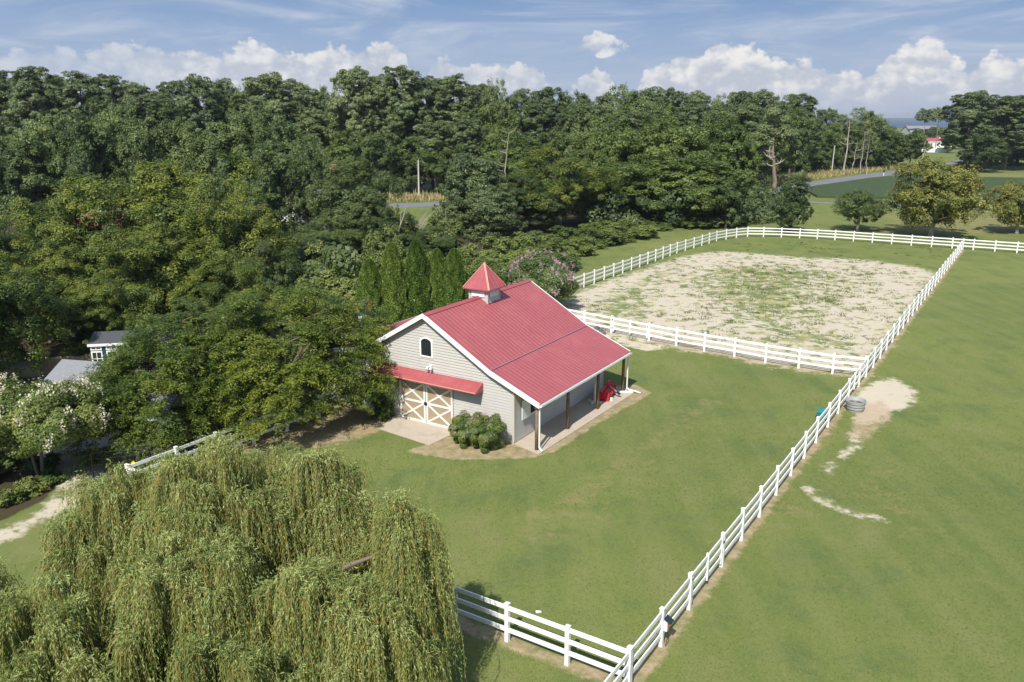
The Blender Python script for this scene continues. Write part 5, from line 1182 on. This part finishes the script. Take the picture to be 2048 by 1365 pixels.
# ------------------------------------------------------------------ weeping willow
def willow(seed, centre, lobes):
    r = np.random.default_rng(seed); Vs = []; Ts = []; stem = MB(); tw = []
    trunk = MB(); trunk.tube([(0, 0, -.2), (.15, .1, 1.2), (.2, .1, 2.6)], [.45, .36, .30], 12)
    strands_P = []; 
    for (lx, ly, lz, lr, nt_) in lobes:
        c = np.array([lx, ly, 0])
        trunk.tube([(.2, .1, 2.3), (lx * .35, ly * .35, lz * .50), (lx * .75, ly * .75, lz * .72), (lx, ly, lz * .82)], [.17, .12, .07, .03], 8)
        for k in range(nt_):
            th = r.uniform(0, 6.28); f = r.random() ** .55; rad = lr * f
            o0 = c + np.array([math.cos(th) * rad, math.sin(th) * rad, 0]); o0[2] = lz * (1 - .42 * f ** 2.2) + r.normal(0, .30)
            # a tuft: strands fanning outward from a twig end
            if r.random() < .16: continue
            m = int(r.uniform(40, 72)); tdir = np.array([math.cos(th), math.sin(th)]) * (.4 + .6 * f); tone0 = r.normal(0, .17)
            for s in range(m):
                a2 = r.normal(0, .9); dv = np.array([tdir[0] * math.cos(a2) - tdir[1] * math.sin(a2), tdir[0] * math.sin(a2) + tdir[1] * math.cos(a2)]) + r.normal(0, .25, 2)
                dv *= r.uniform(.12, .62) * (1.5 if r.random() < .08 else 1); st = o0 + np.append(r.normal(0, .13, 2), r.normal(0, .1)); ln = r.uniform(1.2, 4.6) * (.75 + .45 * f)
                strands_P.append((st, dv, ln, tone0))
    n = len(strands_P); S0 = np.array([p[0] for p in strands_P]); DV = np.array([p[1] for p in strands_P]); LN = np.array([p[2] for p in strands_P]); T0 = np.array([p[3] for p in strands_P])
    LN = np.minimum(LN, S0[:, 2] - .25 + .3)
    sway = r.normal(0, .10, (n, 2))
    def pos(i, s):   # s arc length
        e = 1 - np.exp(-s / .42); z = .16 * np.exp(-((s - .22) / .25) ** 2) - np.maximum(0, s - .28 * (1 - np.exp(-s / .2)) * 1.2) * .93
        P = S0[i].copy(); P[:, 0] += DV[i, 0] * e + sway[i, 0] * s * .35; P[:, 1] += DV[i, 1] * e + sway[i, 1] * s * .35; P[:, 2] += z
        return P
    cnt = np.maximum(8, (LN * 21).astype(int)); i = np.repeat(np.arange(n), cnt)
    s = np.concatenate([np.linspace(.03, l, c_) for l, c_ in zip(LN, cnt)]) + r.normal(0, .015, len(i))
    P = pos(i, np.maximum(s, 0)); P2 = pos(i, np.maximum(s, 0) + .05); tan = unit(P2 - P)
    sidev = unit(np.stack([r.normal(size=len(i)), r.normal(size=len(i)), np.zeros(len(i))], -1))
    D = unit(tan * .9 + sidev * .55 + np.array([0, 0, -.25])); lnf = r.uniform(.06, .13, len(i))
    Nn = unit(r.normal(size=(len(i), 3)))
    V = leaf_quads(P + sidev * .025 + D * (lnf * .4)[:, None], D, Nn, lnf, lnf * .20 + .004)
    tone = np.clip(.46 + T0[i] + r.normal(0, .16, len(i)) + .10 * (s < .4), 0, 1)
    keep = V[:, :, 2].min(1) > .05; V = V[keep]; tone = tone[keep]
    # thin yellow twigs as ribbons
    ks = np.arange(0, n, 1); segs = 5; TV = []
    for q in range(segs):
        sa = LN[ks] * .72 * q / segs; sb = LN[ks] * .72 * (q + 1) / segs; A_ = pos(ks, sa); B_ = pos(ks, sb); ww = .006
        d = unit(B_ - A_); x = unit(np.cross(d, np.array([.3, .9, .2]))) * ww
        TV.append(np.stack([A_ - x, A_ + x, B_ + x, B_ - x], 1))
    TV = np.concatenate(TV)
    return V, tone, TV, trunk
wc = np.array([-7.9, 19.6, 0])
LOB = [(-.4, .6, 6.8, 2.4, 62), (-3.2, .8, 5.7, 2.1, 48), (2.3, 1.6, 6.1, 1.5, 30), (-5.2, -1.6, 4.1, 2.0, 36), (4.75, -.8, 5.8, 1.35, 32), (1.0, 2.8, 5.8, 1.6, 30), (-1.8, 2.8, 5.8, 1.6, 32), (0.3, -2.8, 5.5, 2.3, 52), (-3.2, -3.4, 5.0, 2.3, 46), (3.0, -3.0, 5.2, 1.8, 40), (-3.9, 2.8, 4.9, 1.2, 20), (-6.0, -4.0, 3.9, 1.6, 24), (4.5, -3.2, 4.6, 1.1, 22), (1.2, -5.0, 4.4, 1.8, 30), (-2.0, -5.6, 4.2, 2.0, 30)]
V, tn, TV, mb = willow(3, wc, LOB)
o = empty('weeping_willow', wc); tag(o, 'big weeping willow with hanging yellow-green curtains filling the lower left', 'tree')
link('crown', quads_mesh('willow_crown', V, M['willow'], tn), o); tag(link('twigs', quads_mesh('willow_twigs', TV, M['willow_twig']), o), kind='stuff'); mb.build('trunk', M['bark'], o, smooth=True)

# ------------------------------------------------------------------ buildings and things at the left
def gable_house(name, pos, rz, lx, ly, wh, rh, over, walls, roofm, label, wins=(), chimney=None, thick=.12, cat='house'):
    o = empty(name, pos, rz); tag(o, label, cat)
    mb = MB(); hx, hy = lx / 2, ly / 2
    mb.add([(-hx, -hy, 0), (hx, -hy, 0), (hx, hy, 0), (-hx, hy, 0), (-hx, -hy, wh), (hx, -hy, wh), (hx, hy, wh), (-hx, hy, wh), (-hx, 0, wh + rh * .97), (hx, 0, wh + rh * .97)],
           [(0, 1, 5, 4), (2, 3, 7, 6), (1, 2, 6, 9, 5), (3, 0, 4, 8, 7), (3, 2, 1, 0)]); mb.build('wall', walls, o)
    k = rh / hy; mb = MB(); X = hx + over; Y = hy + over; ze = wh - over * k
    for s in (-1, 1): mb.hexa([(-X, 0, wh + rh), (X, 0, wh + rh), (X, s * Y, ze), (-X, s * Y, ze), (-X, 0, wh + rh + thick), (X, 0, wh + rh + thick), (X, s * Y, ze + thick), (-X, s * Y, ze + thick)])
    rf = mb.build('roof', roofm, o)
    for s in (-1, 1): MB().box(-X, X, s * Y - .03, s * Y + .03, ze - .08, ze + thick + .01).build('eave_board', M['trim'], rf)
    if chimney: mb = MB().box(chimney[0] - .4, chimney[0] + .4, chimney[1] - .35, chimney[1] + .35, wh, chimney[2]).box(chimney[0] - .46, chimney[0] + .46, chimney[1] - .41, chimney[1] + .41, chimney[2], chimney[2] + .12).build('chimney', M['brick'], rf)
    for (x, z, w_, h_) in wins:
        mb = MB(); y = -hy - .04; mb.box(x - w_ / 2 - .08, x + w_ / 2 + .08, y - .02, y + .045, z - .08, z + h_ + .08); wf = mb.build('window', M['trim'], o)
        MB().box(x - w_ / 2, x + w_ / 2, y - .03, y - .018, z, z + h_).build('pane', M['glass'], wf)
        MB().box(x - .02, x + .02, y - .036, y - .028, z, z + h_).box(x - w_ / 2, x + w_ / 2, y - .0365, y - .0285, z + h_ / 2 - .02, z + h_ / 2 + .02).build('glazing_bar', M['trim'], wf)
    return o
p = g(172, 722, 3.6); gable_house('cottage', (p[0] + 2.6, p[1] - .9, 0), math.radians(-12), 7.0, 5.4, 2.3, 1.3, .35, M['trim'], M['grey_roof'], 'white cottage with grey shingle roof behind the white-flowering tree and the locusts', wins=((-2.2, .9, .8, 1.0), (0, .9, .8, 1.0), (2.2, .9, .8, 1.0)))
p = g(215, 752); gable_house('garden_shed', (p[0] + 1.3, p[1] + 1.6, 0), math.radians(10), 4.6, 2.6, 2.1, .40, .15, M['blue'], M['dark_roof'], 'small navy blue shed with white window frames under the dark trees', wins=((-2.0, .75, .5, .8), (-1.1, .75, .5, .8), (-.1, .75, .5, .8), (.9, .75, .5, .8), (-2.0, 1.78, .5, .2), (-1.1, 1.78, .5, .2), (-.1, 1.78, .5, .2)), cat='shed', thick=.06)
p = at(622, 375, 128); gable_house('brick_chimney_house', (p[0] - 3, 130, 0), math.radians(6), 13, 7.5, 3.4, 2.6, .4, M['trim'], M['grey_roof'], 'house hidden by trees, with a tall red brick chimney at its right end', wins=((-4, 1.0, 1, 1.4), (-1, 1.0, 1, 1.4), (2.5, 1.0, 1, 1.4)), chimney=(6.2, 0, 8.4))
p = at(250, 425, 92); gable_house('hidden_house', (p[0], 97, 0), math.radians(-10), 16, 8, 2.8, 1.6, .4, M['trim'], M['roof'], 'white house with red roof glimpsed through the big left trees', wins=((-5, 1.4, 1.2, 1.4), (0, 1.4, 1.2, 1.4), (5, 1.4, 1.2, 1.4)))
p = g(1862, 295); gable_house('farmhouse', (p[0] + 6, p[1], 0), math.radians(70), 9, 8, 4.4, 3.2, .3, M['trim'], M['roof'], 'far white farmhouse with red roof at the end of the road', wins=((-2.5, 2, .9, 1.4), (1.5, 2, .9, 1.4)))
p = g(1862, 295); gable_house('farmhouse_wing', (p[0] - 1, p[1] - 3, 0), 0, 8, 6, 3.4, 1.6, .3, M['trim'], M['roof'], 'lower red-roofed wing beside the far white farmhouse', wins=((-2, 1, .9, 1.4), (1.6, 1, .9, 1.4)))
p = g(1885, 285); gable_house('grey_barn', (p[0] + 4, p[1] + 40, 0), .1, 22, 12, 6.5, 3.6, .4, M['siding'], M['grey_roof'], 'grey-roofed building far behind the red-roofed farmhouse')
p0 = g(1842, 305); p1 = g(1895, 306); o = empty('panel_fence', p0, math.atan2((p1 - p0)[1], (p1 - p0)[0])); tag(o, 'solid white panel fence in front of the far farmhouse', 'fence'); Lf = np.linalg.norm(p1 - p0)
MB().box(0, Lf, -.04, .04, .05, 2.3).build('panel', M['white'], o)
for k in range(8): MB().box(Lf * k / 7 - .1, Lf * k / 7 + .1, -.1, .1, 0, 2.5).build('post', M['white'], o)
# poles
def pole(u, vb, vt, lb, guy=True):
    p = g(u, vb); zt = at(u, vt, p[1])[2]; o = empty('utility_pole', p); tag(o, lb, 'utility pole')
    MB().tube([(0, 0, -.2), (.05, 0, zt * .5), (.1, 0, zt)], [.19, .16, .13], 10).build('shaft', M['pole'], o)
    MB().tube([(.1, 0, zt), (.1, 0, zt + .18)], [.05, .03], 6).build('insulator', M['trim'], o)
    if guy: MB().tube([(-.9, -.1, 0), (-.55, -.05, 2.2)], [.045, .045], 6).build('guy_guard', M['yellow'], o); MB().tube([(-.9, -.1, 0), (.05, 0, zt * .75)], [.012, .012], 4).build('guy_wire', M['steel'], o)
    return p, zt
pa, za = pole(838, 401, 321, 'slim wooden utility pole with yellow guy guard above the barn'); pb, zb = pole(1663, 347, 292, 'slim utility pole standing in the tall grass by the road'); pc, zc = pole(1843, 333, 272, 'slim utility pole left of the far farmhouse', False)
for (p, za_, q, zb_, nm) in ((pa, za, pb, zb, 'from the pole above the barn to the pole in the grass'), (pb, zb, pc, zc, 'between the two right-hand poles'), (pa, za, np.array([-70, 138, 0]), za, 'running left from the pole above the barn')):
    P = [np.array([*(p[:2] * (1 - t) + q[:2] * t), (za_ * (1 - t) + zb_ * t) - 1.6 * 4 * t * (1 - t)]) for t in np.linspace(0, 1, 14)]
    tag(MB().tube(P, [.014] * 14, 4).build('power_line', M['black']), f'thin overhead wire {nm}', 'wire')
o = empty('mailbox', g(1767, 352)); tag(o, 'small roadside mailbox on a white post beside the crop field', 'mailbox'); MB().box(-.08, .08, -.08, .08, 0, 1.05).build('post', M['trim'], o); MB().box(-.16, .16, -.3, .3, 1.05, 1.4).build('box', M['black'], o)
# left corner things
o = empty('yellow_slide', g(252, 955), math.radians(40)); o.scale = (.5, .5, .5); tag(o, 'yellow plastic slide piece showing behind the top of the willow', 'slide')
mb = MB(); P = [(x, 0, z) for x, z in ((-1.0, .1), (-.6, .14), (-.1, .45), (.5, .95), (.9, 1.2))]
for a, b in zip(P[:-1], P[1:]): mb.bar(a, b, .42, .04)
mb.build('chute', M['yellow'], o); mb = MB()
for s in (-.22, .22):
    for a, b in zip(P[:-1], P[1:]): mb.bar((a[0], s, a[2] + .05), (b[0], s, b[2] + .05), .04, .14)
mb.build('chute_side', M['yellow'], o)
mb = MB()
for s in (-.2, .2): mb.bar((.9, s, 0), (.9, s, 1.2), .05, .05, up=(1, 0, 0))
mb.build('ladder_leg', M['black'], o)
o = empty('metal_gate', g(188, 955), math.radians(12)); tag(o, 'open black tubular metal gate on the sandy drive', 'gate')
MB().tube([(0, 0, 0), (0, 0, 1.15), (.05, 0, 1.2), (2.4, 0, 1.2), (2.45, 0, 1.15), (2.45, 0, 0)], [.028] * 6, 6).build('frame', M['black'], o)
mb = MB()
for z in (.3, .6, .9): mb.tube([(0, 0, z), (2.45, 0, z)], [.016] * 2, 5)
mb.build('bar', M['black'], o)
o = empty('fallen_log', g(20, 760), math.radians(8)); tag(o, 'thick fallen grey log lying under the trees at the left edge', 'log')
MB().tube([(-3.4, 0, .55), (-1, .1, .6), (1.9, 0, .55)], [.62, .58, .5], 14).build('log_body', M['log'], o, smooth=True)
MB().tube([(1.87, 0, .55), (1.95, 0, .55)], [.47, .46], 14).build('cut_face', M['deadwood'], o)
p0 = g(62, 762); o = empty('plank_fence', p0, math.radians(20)); tag(o, 'weathered wooden plank fence between the log and the blue shed', 'fence')
mb = MB(); r_ = random.Random(4)
for k in range(26): mb.box(k * .21, k * .21 + .18, 0, .03, .03, 1.35 + r_.uniform(-.06, .05))
mb.build('planks', M['bark'], o)
for z in (.4, 1.1): MB().box(0, 5.4, .031, .07, z, z + .09).build('rail', M['log'], o)
# flower bed at the left edge
make_shrub('bedA', 64, M['myrtle'], 1.0, .9, 30, 170, .10, .3); make_shrub('bedB', 65, M['wmyrtle'], .8, .9, 30, 160, .09, .3)
for i, (u, v, k, wd, hh_, lb) in enumerate(((20, 930, 'bedA', 1.8, 1.0, 'dark leafy bush under the white-flowering tree, left of its trunk'), (88, 940, 'bedA', 1.8, .9, 'dark leafy bush right of the bare brown trunk'), (60, 985, 'bedB', 1.6, .7, 'pale green clump at the edge of the flower bed nearest the lawn'), (8, 1005, 'bedB', 1.8, .75, 'pale green clump at the left end of the flower bed edge'), (100, 968, 'bedA', 1.3, .6, 'low blue-green plant at the right tip of the flower bed'), (-30, 960, 'bedA', 2.0, 1.0, 'dark bush of the flower bed cut by the left edge'))):
    p = g(u, v); plant(k, 'garden_bush', p[0], p[1], hh_, wd, lb, cat='bush', parts=('leaves', 'stems'))
p = g(305, 955); plant('bedB', 'garden_bush', p[0] - .3, p[1] + .6, 1.3, 1.3, 'bright yellow-green bush behind the corner post of the shaded fence', cat='bush', parts=('leaves', 'stems'))

# ------------------------------------------------------------------ air
hz = MB().box(-9500, 9500, -400, 9300, -1.2, 46).build('haze', None)
m = bpy.data.materials.new('haze'); m.use_nodes = True; t = m.node_tree; t.nodes.clear()
o_ = N(t, 'ShaderNodeOutputMaterial'); v_ = N(t, 'ShaderNodeVolumePrincipled'); v_.inputs['Color'].default_value = (.72, .80, .92, 1); v_.inputs['Density'].default_value = 1.3e-4; v_.inputs['Anisotropy'].default_value = .2
L(t, v_.outputs[0], o_.inputs['Volume']); hz.data.materials.append(m)
tag(hz, 'faint blue summer haze in the air toward the horizon', 'haze', kind='stuff')
